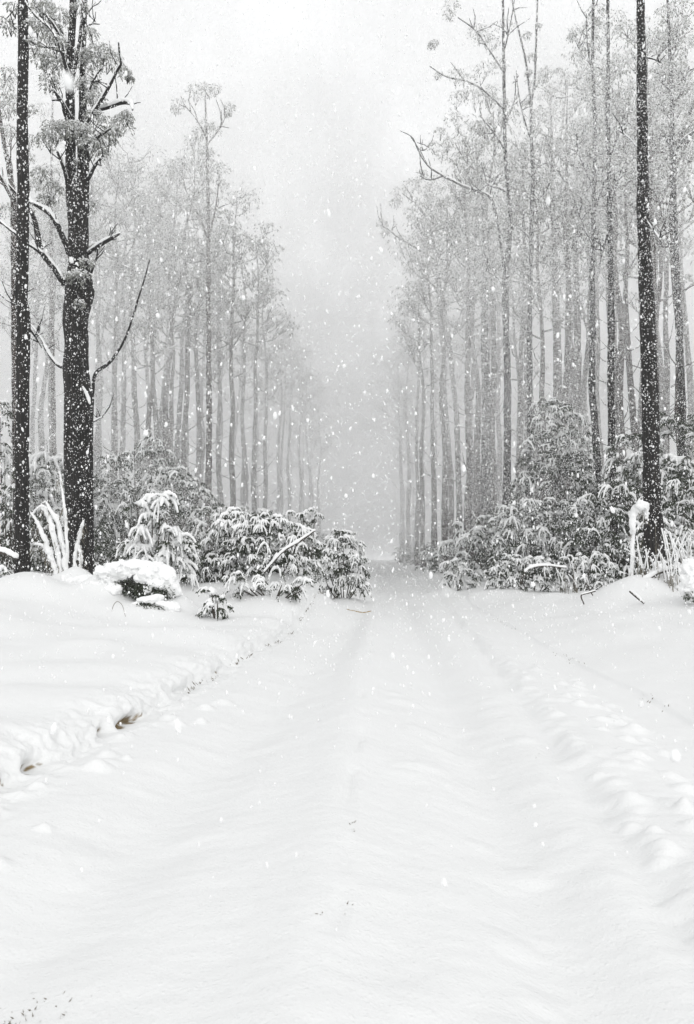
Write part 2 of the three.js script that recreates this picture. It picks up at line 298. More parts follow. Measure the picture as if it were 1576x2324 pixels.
// a tree drawn limb by limb: o = { d, trunk: [[X, Y, width]], stems, limbs, tufts }
function tree(o) {
  const rng = rand(o.seed ?? Math.round(o.trunk[0][0] * 7 + o.d)), d = o.d, b = { wood: new MB(), leaf: new MB(), snow: new MB() };
  const toPts = (list, dz = 0) => list.map(([X, Y, w], i) => [at(X, Y, d + dz * i / Math.max(1, list.length - 1)), w * PX * d * 0.5]);
  const tp = toPts(o.trunk), f = tp[0][0], gy = G(f.x, f.z) - 0.35;
  if (f.y > gy + 0.3) tp.unshift([V(f.x, gy, f.z), tp[0][1] * 1.12]);
  const base = V(tp[0][0].x, gy + 0.35, tp[0][0].z);
  if (o.up) { const l = tp[tp.length - 1], q = tp[tp.length - 2], dir = l[0].clone().sub(q[0]).normalize(); tp.push([l[0].clone().addScaledVector(dir, o.up * 0.5), l[1] * 0.7], [l[0].clone().addScaledVector(dir, o.up), 0.04]); }
  const seg = Math.max(24, Math.round((tp[tp.length - 1][0].y - base.y) * (d < 30 ? 6 : 2.5)));
  const [P, R] = curve(tp, seg);
  const trunkMB = new MB();
  trunkMB.tube(P, R, d < 30 ? 18 : 10, { rough: d < 30 ? 0.22 : 0.3, freq: 3, lf: 1.1, seed: o.d, around: Math.max(1, Math.round(R[2] * 6.3 / 0.7)), along: 0.45 });
  plaster(b.snow, P, R, Math.round(seg * (o.flecks ?? 3)), d * 0.0011, rng, o.facing ?? 1.6);
  const root = thing('eucalyptus_tree', o.label, 'tree', base, o.group), bark = o.bark ?? M.bark;
  for (const s of o.stems ?? []) { const [p, r] = curve(toPts(s, (rng() - 0.5) * 2), 26); trunkMB.tube(p, r, d < 30 ? 12 : 7, { rough: 0.25, freq: 3, lf: 1.1, seed: 5, along: 0.45 }); plaster(b.snow, p, r, Math.round(30 * (o.flecks ?? 3)), d * 0.001, rng, 1.6); }
  trunkMB.build('trunk', bark, root, base);
  const spine = P;
  const addTuft = ([X, Y, r, dz = (rng() - 0.5) * 2.2 * r * PX * d, from]) => {
    const c = at(X, Y, d + dz), R2 = r * PX * d, rt = from ? at(from[0], from[1], d) : c.clone().add(V((rng() - 0.5) * R2, -R2 * 1.3, (rng() - 0.5) * R2));
    tuft(b, rt, c, R2, Math.round((o.leaves ?? 120) * Math.max(0.5, (r / 25) ** 2)), o.leafL ?? Math.max(0.09, d * 0.0026), rng, o.snowy ?? 0.55);
  };
  for (const l of o.limbs ?? []) {
    const lm = new MB(), [p, r] = curve(toPts(l.p, l.dz ?? (rng() - 0.5) * 3), Math.max(8, l.p.length * 5));
    lm.tube(p, r, d < 30 ? 8 : 6, { rough: 0.3, freq: 2, lf: 2, seed: l.p[0][0], along: 0.5 });
    lm.build('limb', bark, root, base);
    limbSnow(b.snow, p, r, l.p[0][0], l.snow ?? 1);
    for (let k = 0; k < (l.twigs ?? 4); k++) { // bare twigs off the limb
      const i = Math.floor(p.length * (0.3 + 0.65 * rng())), a = p[Math.min(i, p.length - 1)], q = rdir(rng); q.y = Math.abs(q.y) + 0.3; const L = (0.4 + rng()) * d * 0.022;
      const e = a.clone().addScaledVector(q, L), mid = a.clone().lerp(e, 0.5).add(V((rng() - 0.5) * L * 0.3, 0, (rng() - 0.5) * L * 0.3));
      b.wood.tube([a, mid, e], [d * 0.0009, d * 0.0007, d * 0.0004], 4, { open: true });
    }
  }
  for (const t of o.tufts ?? []) addTuft(t);
  if (o.spread) for (let k = 0; k < o.spread.n; k++) { // leafy side shoots between two heights of the trunk
    const t = o.spread.lo + (o.spread.hi - o.spread.lo) * (k + rng()) / o.spread.n, i = clamp(Math.floor(t * (P.length - 1)), 0, P.length - 2), a = P[i], ang = rng() * 6.28, L = o.spread.r * (0.45 + rng() * 0.8) * (1.15 - 0.5 * t);
    const e = a.clone().add(V(Math.cos(ang) * L, L * (0.5 + rng() * 0.8), Math.sin(ang) * L)), m = a.clone().lerp(e, 0.55).add(V(0, -L * 0.12, 0));
    const [p, r] = curve([[a, Math.min(0.05, R[i] * 0.45)], [m, 0.025], [e, 0.01]], 8);
    b.wood.tube(p, r, 5, { open: true });
    tuft(b, p[6], e, o.spread.t * (0.6 + rng() * 0.7), o.leaves ?? 110, o.leafL ?? Math.max(0.1, d * 0.0028), rng, o.snowy ?? 0.55);
  }
  b.wood.build('twigs', bark, root, base, 'stuff'); b.leaf.build('crown', M.gum, root, base, 'stuff'); b.snow.build('snow', M.snow, root, base, 'stuff');
  return root;
}

// --- left of the road
tree({ d: 20, seed: 3, label: 'slim black straight trunk at the far left edge, flecked with snow', trunk: [[50, 1335, 33], [51, 1100, 31], [51, 900, 30], [52, 700, 30], [49, 690, 28], [53, 500, 27], [51, 330, 25], [52, 150, 24], [52, 0, 23]], up: 14, flecks: 4,
  limbs: [{ p: [[44, 536, 7], [20, 520, 5], [-4, 500, 4]] }, { p: [[60, 10, 6], [85, 40, 6], [118, 70, 5], [135, 110, 4], [148, 150, 3]] }, { p: [[58, 735, 5], [80, 765, 4], [95, 790, 2]] }, { p: [[60, 88, 6], [90, 105, 5], [132, 108, 3]] }, { p: [[44, 70, 4], [25, 55, 3], [12, 42, 2]] }, { p: [[40, 695, 4], [15, 682, 2]] }],
  tufts: [[18, 60, 22], [28, 20, 18], [95, 20, 26], [120, 95, 26], [75, 100, 18], [70, 60, 18]], spread: { n: 12, lo: 0.92, hi: 1, r: 2.2, t: 1 } });
tree({ d: 22, seed: 8, label: 'thickest tree, broad forked black trunk with snowy limbs on the left', flecks: 8, trunk: [[183, 1312, 66], [179, 1150, 62], [176, 950, 59], [174, 800, 56], [174, 720, 55], [179, 660, 64], [178, 610, 52], [178, 540, 46], [176, 470, 46]],
  stems: [[[170, 500, 30], [162, 430, 27], [160, 330, 25], [160, 250, 21], [157, 180, 18], [163, 90, 18], [166, 0, 18], [168, -160, 13], [172, -330, 8]], [[184, 500, 32], [188, 430, 30], [189, 330, 27], [188, 270, 20], [187, 180, 14], [192, 80, 10], [196, -60, 6]], [[163, 185, 10], [172, 140, 9], [181, 90, 8], [186, 40, 7], [194, 0, 6], [202, -70, 4]]],
  limbs: [{ p: [[176, 318, 8], [200, 275, 7], [222, 240, 7], [246, 200, 7], [268, 158, 6], [275, 143, 5], [271, 118, 4], [269, 97, 3]], dz: -1.5, snow: 1.3 }, { p: [[220, 252, 6], [250, 243, 8], [278, 233, 9], [297, 236, 8], [301, 250, 4]], snow: 1.6, dz: -1 }, { p: [[200, 408, 9], [215, 378, 7], [234, 354, 5]] }, { p: [[196, 578, 9], [225, 558, 9], [252, 542, 8], [272, 531, 4]], snow: 1.2, dz: -1 },
    { p: [[158, 575, 16], [146, 545, 13], [130, 512, 13], [112, 485, 12], [94, 472, 10], [74, 462, 7], [50, 452, 4]], snow: 1.1 }, { p: [[146, 645, 18], [128, 615, 16], [110, 593, 15], [95, 572, 15], [87, 545, 14], [80, 505, 12], [70, 480, 10], [50, 455, 7], [20, 420, 4]], snow: 0.8 }, { p: [[98, 578, 9], [84, 568, 8], [66, 556, 6]] }, { p: [[148, 836, 9], [132, 830, 8], [116, 812, 7], [104, 792, 7], [97, 775, 5], [84, 755, 4], [70, 738, 3]], snow: 1.2 },
    { p: [[160, 270, 10], [148, 245, 8], [134, 222, 7], [120, 205, 5]] }, { p: [[156, 285, 7], [145, 255, 6], [138, 230, 5], [118, 228, 3]] }, { p: [[157, 175, 8], [146, 140, 7], [138, 90, 6], [120, 55, 5], [100, 30, 4]] }, { p: [[155, 420, 10], [142, 375, 7], [130, 345, 5]] }, { p: [[207, 620, 5], [218, 590, 4], [222, 566, 3]] }, { p: [[190, 250, 6], [205, 200, 5], [222, 165, 4]] }, { p: [[194, 330, 6], [225, 310, 5], [255, 290, 4]] }, { p: [[184, 60, 5], [200, 25, 4], [216, 5, 3]], snow: 1.2 }, { p: [[180, 100, 4], [205, 56, 4], [226, 55, 2]] }],
  tufts: [[125, 300, 30, -0.4], [105, 320, 24, -0.3], [150, 295, 28, -0.6], [180, 300, 30, -0.7], [205, 335, 30, -0.2], [225, 345, 22], [240, 320, 26], [275, 285, 28], [288, 265, 16], [255, 300, 22], [230, 120, 28], [255, 140, 26], [285, 165, 18], [295, 180, 10], [210, 150, 30], [200, 200, 30], [215, 230, 26], [120, 150, 32], [95, 135, 26], [140, 110, 28], [110, 190, 24], [85, 60, 26], [115, 70, 30], [100, 20, 28], [135, 40, 26], [205, 80, 20], [195, 130, 24], [182, 20, 20], [220, 270, 26], [180, 380, 22], [200, 470, 20, 1], [215, 560, 10], [178, 632, 24, -0.9], [165, 628, 16, -0.9], [195, 596, 18, -0.8], [180, 690, 12, -0.9], [120, 430, 26, 0.8], [105, 455, 22, 1], [90, 395, 20]], leaves: 170, leafL: 0.085, snowy: 0.75, up: 1 });
tree({ d: 21.6, seed: 21, label: 'thin crooked stem rising beside the thickest trunk and bending right', flecks: 2, trunk: [[209, 1300, 9.4], [207, 1000, 8.6], [209, 930, 7.9], [211, 880, 7.9], [214, 855, 7.9], [222, 842, 7.9], [238, 832, 7.9], [250, 822, 7.2], [262, 806, 6.5], [276, 785, 5.8], [288, 760, 5.0], [303, 715, 4.3], [315, 675, 4.3], [326, 640, 3.6], [340, 590, 2.2]], limbs: [{ p: [[208, 922, 8], [195, 895, 6], [182, 872, 5], [172, 856, 4]], snow: 1.3 }, { p: [[211, 958, 4], [226, 950, 3], [234, 948, 2]] }] });
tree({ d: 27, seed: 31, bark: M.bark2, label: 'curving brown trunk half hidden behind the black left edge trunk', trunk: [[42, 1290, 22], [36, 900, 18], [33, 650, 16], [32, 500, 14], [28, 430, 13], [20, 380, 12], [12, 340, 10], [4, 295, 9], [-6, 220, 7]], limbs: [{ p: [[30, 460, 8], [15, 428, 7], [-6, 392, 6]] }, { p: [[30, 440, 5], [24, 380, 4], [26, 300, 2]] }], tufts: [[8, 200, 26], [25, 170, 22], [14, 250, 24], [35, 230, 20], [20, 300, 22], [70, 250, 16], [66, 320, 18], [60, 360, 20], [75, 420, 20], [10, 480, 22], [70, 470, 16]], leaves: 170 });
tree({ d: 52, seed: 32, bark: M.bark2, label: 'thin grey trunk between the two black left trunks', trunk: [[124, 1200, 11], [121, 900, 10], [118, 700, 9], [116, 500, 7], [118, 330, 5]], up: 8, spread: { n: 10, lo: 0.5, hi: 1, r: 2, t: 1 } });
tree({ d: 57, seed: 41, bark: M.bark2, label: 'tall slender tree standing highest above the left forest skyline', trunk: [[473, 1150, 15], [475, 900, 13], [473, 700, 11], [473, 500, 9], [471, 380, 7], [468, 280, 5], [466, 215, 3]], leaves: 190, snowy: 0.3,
  limbs: [{ p: [[472, 545, 6], [452, 490, 5], [432, 455, 4], [416, 415, 3]] }, { p: [[474, 540, 5], [490, 470, 4], [498, 400, 3]] }, { p: [[468, 310, 4], [445, 270, 3], [425, 245, 2]] }, { p: [[470, 330, 4], [500, 290, 3], [515, 260, 2]] }],
  tufts: [[446, 208, 24], [468, 206, 20], [490, 204, 15], [404, 236, 18], [398, 250, 12], [522, 246, 14], [516, 260, 8], [468, 288, 22], [482, 296, 20], [452, 300, 16], [470, 345, 20], [450, 352, 18], [500, 388, 24], [480, 395, 22], [455, 400, 20], [505, 420, 16], [406, 378, 24], [392, 400, 16], [430, 370, 18], [475, 440, 18], [445, 440, 16]] });

// --- right of the road
tree({ d: 22, seed: 51, label: 'thick leaning black trunk near the right edge, flecked with snow', flecks: 4, facing: 1.7, trunk: [[1484, 1200, 40], [1479, 1080, 37], [1475, 900, 35], [1470, 720, 33], [1467, 640, 30], [1461, 520, 27], [1459, 340, 24], [1457, 180, 21], [1455, 0, 18]], up: 14, limbs: [{ p: [[1468, 500, 4], [1482, 520, 3], [1500, 545, 2]] }, { p: [[1452, 340, 4], [1430, 315, 3], [1405, 295, 2]] }, { p: [[1466, 130, 4], [1485, 135, 3], [1500, 142, 2]] }], spread: { n: 12, lo: 0.92, hi: 1, r: 2.4, t: 1.1 } });
tree({ d: 33, seed: 52, label: 'straight thin black trunk just left of the thick right edge trunk', flecks: 4, facing: 1.7, trunk: [[1393, 1150, 16.7], [1389, 1000, 15.8], [1387, 850, 15.8], [1388, 700, 14.1], [1385, 520, 12.3], [1382, 380, 10.6], [1380, 230, 8.8], [1381, 100, 7.9], [1380, 0, 7.0]], up: 10, limbs: [{ p: [[1386, 355, 4], [1400, 320, 3], [1417, 275, 2]] }, { p: [[1388, 460, 4], [1402, 415, 3], [1412, 380, 2]] }, { p: [[1386, 500, 4], [1372, 560, 3], [1362, 600, 2]] }], tufts: [[1420, 70, 26], [1435, 110, 24], [1410, 150, 24], [1440, 210, 26], [1420, 250, 24], [1402, 40, 20]], spread: { n: 10, lo: 0.92, hi: 1, r: 2.2, t: 1 } });
tree({ d: 38, seed: 53, label: 'dark snaking trunk with a bare limb, third from the right edge', flecks: 3, trunk: [[1358, 1130, 17], [1353, 1000, 16], [1344, 880, 15], [1346, 760, 14], [1344, 640, 13], [1348, 520, 12], [1350, 420, 10], [1351, 330, 9], [1349, 230, 8], [1346, 120, 7], [1347, 0, 6]], up: 8, bark: M.bark,
  limbs: [{ p: [[1345, 430, 5], [1335, 400, 5], [1322, 370, 4], [1312, 340, 4], [1310, 300, 3]], snow: 0.8 }, { p: [[1351, 480, 5], [1360, 450, 4], [1372, 415, 4], [1378, 395, 2]] }, { p: [[1348, 190, 4], [1335, 110, 3], [1331, 30, 2]] }, { p: [[1345, 150, 3], [1320, 120, 3], [1305, 90, 2]] }, { p: [[1346, 560, 4], [1332, 530, 3], [1312, 480, 2]] }],
  tufts: [[1308, 75, 18], [1298, 85, 12], [1310, 130, 16], [1345, 60, 24], [1355, 30, 24], [1335, 110, 22], [1340, 170, 20], [1332, 205, 18], [1350, 240, 20], [1330, 280, 16], [1303, 297, 13, 0], [1348, 330, 18], [1355, 100, 22], [1370, 60, 22]], leaves: 190 });
tree({ d: 38, seed: 54, label: 'dark trunk at the right edge with limbs reaching left and right', flecks: 3, trunk: [[1550, 1090, 17], [1549, 950, 16], [1545, 800, 15], [1537, 640, 14], [1533, 520, 13], [1529, 420, 11], [1528, 340, 10], [1525, 230, 8], [1521, 120, 7], [1516, 0, 5]], up: 6, limbs: [{ p: [[1530, 372, 7], [1538, 340, 6], [1552, 318, 6], [1580, 296, 5]] }, { p: [[1526, 350, 4], [1516, 325, 4], [1508, 300, 3]] }, { p: [[1524, 210, 4], [1500, 180, 3], [1480, 150, 2]] }, { p: [[1534, 560, 4], [1510, 540, 3], [1480, 505, 2]] }, { p: [[1527, 250, 4], [1550, 200, 3], [1565, 150, 2]] }],
  tufts: [[1500, 110, 26], [1480, 90, 24], [1520, 90, 24], [1545, 60, 22], [1500, 160, 26], [1480, 190, 24], [1530, 160, 24], [1560, 200, 22], [1545, 240, 20], [1500, 240, 24], [1515, 290, 22], [1490, 300, 22], [1560, 100, 24], [1560, 350, 20], [1575, 280, 22], [1510, 30, 24], [1540, 15, 22]], leaves: 200 });
tree({ d: 44, seed: 55, label: 'dark trunk that forks, its long snowy limb arching left over the road side', flecks: 3.5, trunk: [[1151, 1150, 19], [1152, 1000, 17], [1152, 850, 16], [1149, 740, 15], [1148, 640, 15], [1154, 570, 13], [1160, 505, 10], [1155, 450, 9], [1150, 390, 9], [1146, 300, 8], [1144, 150, 7], [1142, 0, 5]], up: 5,
  limbs: [{ p: [[1145, 612, 6.5], [1138, 560, 5.8], [1131, 510, 5.8], [1122, 470, 5.8], [1112, 448, 5.8], [1092, 437, 5.8], [1062, 427, 5.0], [1030, 412, 4.3], [1000, 396, 4.3], [976, 380, 3.6], [958, 358, 3.6], [947, 335, 2.9], [935, 311, 2.2], [908, 297, 1.4]], snow: 1.2, dz: -2, twigs: 9 }, { p: [[1006, 399, 4], [985, 407, 4], [968, 407, 3], [954, 399, 2]], dz: -1 }, { p: [[1150, 437, 5], [1135, 428, 4], [1117, 424, 4], [1100, 412, 3]], snow: 1.3 }, { p: [[1145, 250, 5], [1120, 225, 4], [1090, 200, 4], [1060, 185, 3], [1015, 175, 3], [975, 150, 2]] }, { p: [[1144, 165, 4], [1115, 120, 3], [1080, 70, 3], [1040, 40, 2]] }, { p: [[1147, 340, 5], [1120, 300, 4], [1090, 262, 3]] }, { p: [[1144, 655, 5], [1130, 630, 4], [1107, 617, 3]] }, { p: [[1144, 120, 3], [1158, 60, 3], [1168, 0, 2]] }, { p: [[1146, 280, 3], [1165, 240, 2], [1172, 190, 2]] }, { p: [[950, 342, 3], [965, 340, 3], [975, 330, 2]] }],
  tufts: [[1025, 15, 20], [1020, 35, 14], [1085, 75, 26], [1100, 85, 20], [1120, 100, 20], [1145, 60, 20], [1135, 150, 22], [1100, 160, 24], [1060, 190, 26], [1035, 170, 20], [1040, 225, 22], [1075, 220, 24], [1115, 210, 22], [1135, 240, 22], [985, 100, 12], [978, 104, 8], [995, 172, 10], [1000, 355, 16], [985, 335, 16], [1015, 330, 18], [960, 395, 12], [1000, 300, 15], [1030, 270, 24], [1060, 300, 26], [1100, 290, 26], [1130, 330, 22], [1080, 340, 22], [1125, 510, 16, -0.6], [1105, 515, 14, -0.4], [1145, 500, 12]], leaves: 150, snowy: 0.45 });
tree({ d: 46, seed: 56, label: 'slender dark trunk forking into two bare stems high on the right', flecks: 3, trunk: [[1202, 960, 12], [1203, 850, 12], [1203, 700, 11], [1206, 560, 10], [1208, 460, 10], [1210, 380, 9], [1206, 300, 7], [1206, 240, 6], [1213, 190, 5], [1217, 110, 5], [1219, 40, 4], [1222, -40, 3]], stems: [[[1206, 250, 6], [1202, 205, 5], [1192, 130, 5], [1178, 70, 4], [1166, 20, 3], [1158, -40, 2]]], limbs: [{ p: [[1205, 315, 4], [1190, 270, 4], [1178, 215, 3], [1172, 160, 2]] }, { p: [[1210, 400, 4], [1222, 380, 3], [1240, 370, 2]] }, { p: [[1203, 540, 4], [1180, 520, 3], [1160, 515, 2]] }], tufts: [[1242, 165, 18, 1], [1232, 178, 14], [1198, 80, 10], [1205, 130, 11], [1222, 60, 8], [1215, 190, 11], [1200, 165, 9], [1195, 330, 14], [1220, 300, 12], [1210, 265, 10], [1195, 235, 10]], leaves: 150 });
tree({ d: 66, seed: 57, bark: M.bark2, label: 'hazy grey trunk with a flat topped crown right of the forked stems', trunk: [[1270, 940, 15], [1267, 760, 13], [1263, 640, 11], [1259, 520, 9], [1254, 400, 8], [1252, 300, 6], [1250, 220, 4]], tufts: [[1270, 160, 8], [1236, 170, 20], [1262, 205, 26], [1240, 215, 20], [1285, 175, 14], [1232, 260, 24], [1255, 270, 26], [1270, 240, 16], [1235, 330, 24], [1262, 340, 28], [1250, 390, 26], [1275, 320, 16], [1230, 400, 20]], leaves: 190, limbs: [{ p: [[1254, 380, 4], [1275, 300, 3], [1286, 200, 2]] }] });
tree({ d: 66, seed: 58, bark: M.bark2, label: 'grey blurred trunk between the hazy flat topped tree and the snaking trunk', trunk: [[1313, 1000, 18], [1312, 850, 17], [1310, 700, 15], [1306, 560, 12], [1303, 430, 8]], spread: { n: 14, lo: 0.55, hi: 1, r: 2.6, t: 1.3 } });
tree({ d: 60, seed: 59, label: 'thick knotted grey trunk, the broadest of the inner right row', flecks: 3.5, trunk: [[1105, 1200, 23], [1103, 1050, 21], [1104, 900, 19], [1100, 780, 17], [1101, 660, 14], [1099, 560, 11], [1098, 470, 9], [1093, 380, 6]], spread: { n: 10, lo: 0.62, hi: 1, r: 2.6, t: 1.3 }, limbs: [{ p: [[1100, 640, 5], [1080, 580, 4], [1060, 540, 3]] }], leaves: 130 });
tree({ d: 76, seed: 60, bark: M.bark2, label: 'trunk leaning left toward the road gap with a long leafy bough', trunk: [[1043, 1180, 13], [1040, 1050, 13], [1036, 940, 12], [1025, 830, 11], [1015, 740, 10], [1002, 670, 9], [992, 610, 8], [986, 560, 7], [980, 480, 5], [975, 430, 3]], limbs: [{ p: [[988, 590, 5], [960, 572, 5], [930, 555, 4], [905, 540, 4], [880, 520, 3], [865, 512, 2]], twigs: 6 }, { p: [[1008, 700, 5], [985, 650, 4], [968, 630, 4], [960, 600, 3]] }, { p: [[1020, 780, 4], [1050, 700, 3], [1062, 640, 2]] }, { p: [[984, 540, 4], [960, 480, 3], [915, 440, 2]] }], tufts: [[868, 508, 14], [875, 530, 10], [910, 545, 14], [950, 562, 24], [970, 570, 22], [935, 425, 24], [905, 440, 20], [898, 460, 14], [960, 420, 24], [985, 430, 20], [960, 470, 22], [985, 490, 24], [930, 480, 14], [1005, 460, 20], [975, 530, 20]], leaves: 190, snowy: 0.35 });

// --- the forest beyond: a few grown shapes, placed again and again
function grow(seed, style) { // unit: 40 m tall
  const rng = rand(seed), H = 40, b = { wood: new MB(), leaf: new MB(), snow: new MB(), trunk: new MB() }, P = [], R = [], lean = (rng() - 0.5) * 2;
  for (let k = 0; k <= 22; k++) { const t = k / 22; P.push(V(lean * t * t + 0.9 * N3(t * 5, seed, 1) * Math.sqrt(t), H * t - 0.4, 0.9 * N3(t * 5, seed, 8) * Math.sqrt(t))); R.push((0.33 * (1 - t) ** 0.8 + 0.03) * (k === 0 ? 1.25 : 1)); }
  b.trunk.tube(P, R, 8, { rough: 0.3, freq: 3, lf: 1, seed, around: 3, along: 0.4 });
  const n = style.n ?? 17, lo = style.lo ?? 0.45;
  for (let k = 0; k < n; k++) {
    const t = lo + (1 - lo) * ((k + rng() * 0.9) / n) ** 0.85, i = Math.min(20, Math.floor(t * 22)), a = P[i].clone().lerp(P[i + 1], t * 22 - i);
    const ang = k * 2.4 + rng(), L = (style.r ?? 3.4) * (1.15 - 0.75 * (t - lo) / (1 - lo)) * (0.6 + rng() * 0.7), up = L * (0.7 + rng() * 0.9) * (1 - 0.4 * t);
    const e = a.clone().add(V(Math.cos(ang) * L, up, Math.sin(ang) * L)); if (e.y > H + 0.5) e.y = H + 0.5 - rng();
    const m = a.clone().lerp(e, 0.5).add(V(Math.cos(ang) * L * 0.12, -L * 0.12, Math.sin(ang) * L * 0.12));
    const [p, r] = curve([[a, R[i] * 0.45 + 0.01], [m, 0.07], [e, 0.025]], 7);
    b.wood.tube(p, r, 4, { open: true });
    const sz = (style.t ?? 1.35) * (0.6 + rng() * 0.7);
    tuft(b, p[5], e, sz, style.far ? 26 : style.leaves ?? 40, style.L ?? 0.3, rng, 0.4);
    if (rng() < 0.8) tuft(b, p[3], p[4].clone().add(V((rng() - 0.5) * 1.6, 0.6 + rng(), (rng() - 0.5) * 1.6)), sz * 0.75, style.far ? 16 : 24, style.L ?? 0.3, rng, 0.4);
  }
  for (let k = 0; k < 6; k++) { const t = 0.2 + 0.35 * rng(), i = Math.floor(t * 22), ang = rng() * 6.3, L = 1 + rng() * 2.5; b.wood.tube([P[i], P[i].clone().add(V(Math.cos(ang) * L * 0.6, L * 0.3, Math.sin(ang) * L * 0.6)), P[i].clone().add(V(Math.cos(ang) * L, L * 0.8, Math.sin(ang) * L))], [0.05, 0.035, 0.015], 4, { open: true }); }
  const g = new THREE.Group();
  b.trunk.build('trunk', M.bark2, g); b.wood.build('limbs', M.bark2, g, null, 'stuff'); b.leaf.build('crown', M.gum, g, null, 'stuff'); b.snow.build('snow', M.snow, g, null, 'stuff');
  return g;
}
const shapes = [[101, { lo: 0.62, n: 13 }], [102, { n: 16, lo: 0.55, r: 2.4 }], [103, { n: 12, lo: 0.7, r: 4, t: 1.6 }], [104, { n: 14, lo: 0.58, r: 2.8 }], [105, { n: 12, lo: 0.66, r: 3.6, t: 1.5 }], [106, { n: 18, lo: 0.5, r: 2.1, t: 1.2 }]];
const protos = shapes.map(([k, f]) => grow(k, f)), farProtos = shapes.map(([k, f]) => grow(k + 20, { ...f, far: true, L: 0.44 })); // the far ones carry fewer, larger leaf clumps
function plant(k, X, topY, d, label, group, thick = 1) {
  const x = at(X, 1265, d).x, gy = G(x, -d), top = at(X, topY, d).y, s = (top - gy) / 40, o = (d > 80 ? farProtos : protos)[k % protos.length].clone(), rng = rand(k * 77 + Math.round(X));
  o.name = numbered('eucalyptus_tree'); o.position.set(x, gy, -d); o.rotation.set((rng() - 0.5) * 0.05, rng() * 6.28, (rng() + rng() - 1) * 0.05); o.scale.set(Math.max(0.75, s) * thick, s, Math.max(0.75, s) * thick);
  scene.add(o); tag(o, label, 'tree', group);
}
const edge = (d, side) => d > 130 ? [`faint short looking tree beside the foggy gap, ${side} of the road`, `faint trees beside the foggy gap, ${side} of the road`] : d > 85 ? [`pale grey tree in the middle distance of the ${side} forest edge`, `middle distance trees of the ${side} forest edge`] : [`grey snow dusted tree at the nearer end of the ${side} forest edge`, `nearer trees of the ${side} forest edge`];
[[530, 440, 88], [578, 525, 100], [602, 610, 118], [655, 772, 150], [680, 790, 160], [702, 850, 176], [724, 875, 190], [416, 352, 84], [372, 345, 80], [310, 326, 86], [345, 400, 96], [252, 372, 80], [278, 410, 92], [222, 420, 98], [500, 520, 110], [556, 545, 112], [625, 720, 138], [640, 780, 146], [445, 470, 95], [396, 430, 100], [340, 460, 75], [390, 520, 78]]
  .forEach(([X, Y, d], i) => plant(i * 5 + 1, X, Y, d > 130 ? d : d * 0.85, ...edge(d, 'left'), 1.05));
[[1010, 430, 78], [948, 650, 128], [928, 700, 150], [912, 790, 168], [917, 860, 182], [930, 930, 196], [962, 600, 108], [985, 520, 92], [1062, 330, 72], [1120, 250, 74], [1088, 300, 84], [1290, 200, 70], [1420, 110, 62], [1492, 80, 58], [1562, 40, 52], [1030, 480, 100], [1075, 430, 98], [1180, 330, 80], [1225, 320, 86], [1400, 160, 70], [1460, 200, 75]]
  .forEach(([X, Y, d], i) => plant(i * 5 + 3, X, Y, d > 130 ? d : d * 0.85, ...edge(d, 'right'), 1.05));
{
  const rng = rand(909), lim = table([[0, 380], [100, 330], [230, 430], [420, 430], [470, 520], [560, 600], [620, 740], [700, 880], [740, 990]]), limR = table([[900, 880], [930, 760], [970, 640], [1010, 520], [1100, 380], [1200, 330], [1300, 260], [1400, 190], [1576, 120]]);
  const tops = [[0, 740, lim, 'one of many pale trunks deep in the left forest haze', 'trees deep in the left forest', 26], [915, 1576, limR, 'one of many pale trunks deep in the right forest haze', 'trees deep in the right forest', 24]];
  for (const [x0, x1, f, label, group, n] of tops) for (let k = 0; k < n; k++) {
    const X = lerp(x0, x1, (k + rng()) / n), top = f(X) + 20 + rng() * 170, minD = x0 ? lerp(150, 50, smoothstep(X, 940, 1200)) : lerp(60, 170, smoothstep(X, 380, 730));
    const d = minD * (1 + rng() * 0.7);
    const h = at(X, top, d).y; plant(k * 7 + 2, X, h > 50 ? at(0, 0, 1) && 1265 - (50 / d) / PX : top, d, label, group);
  }
}

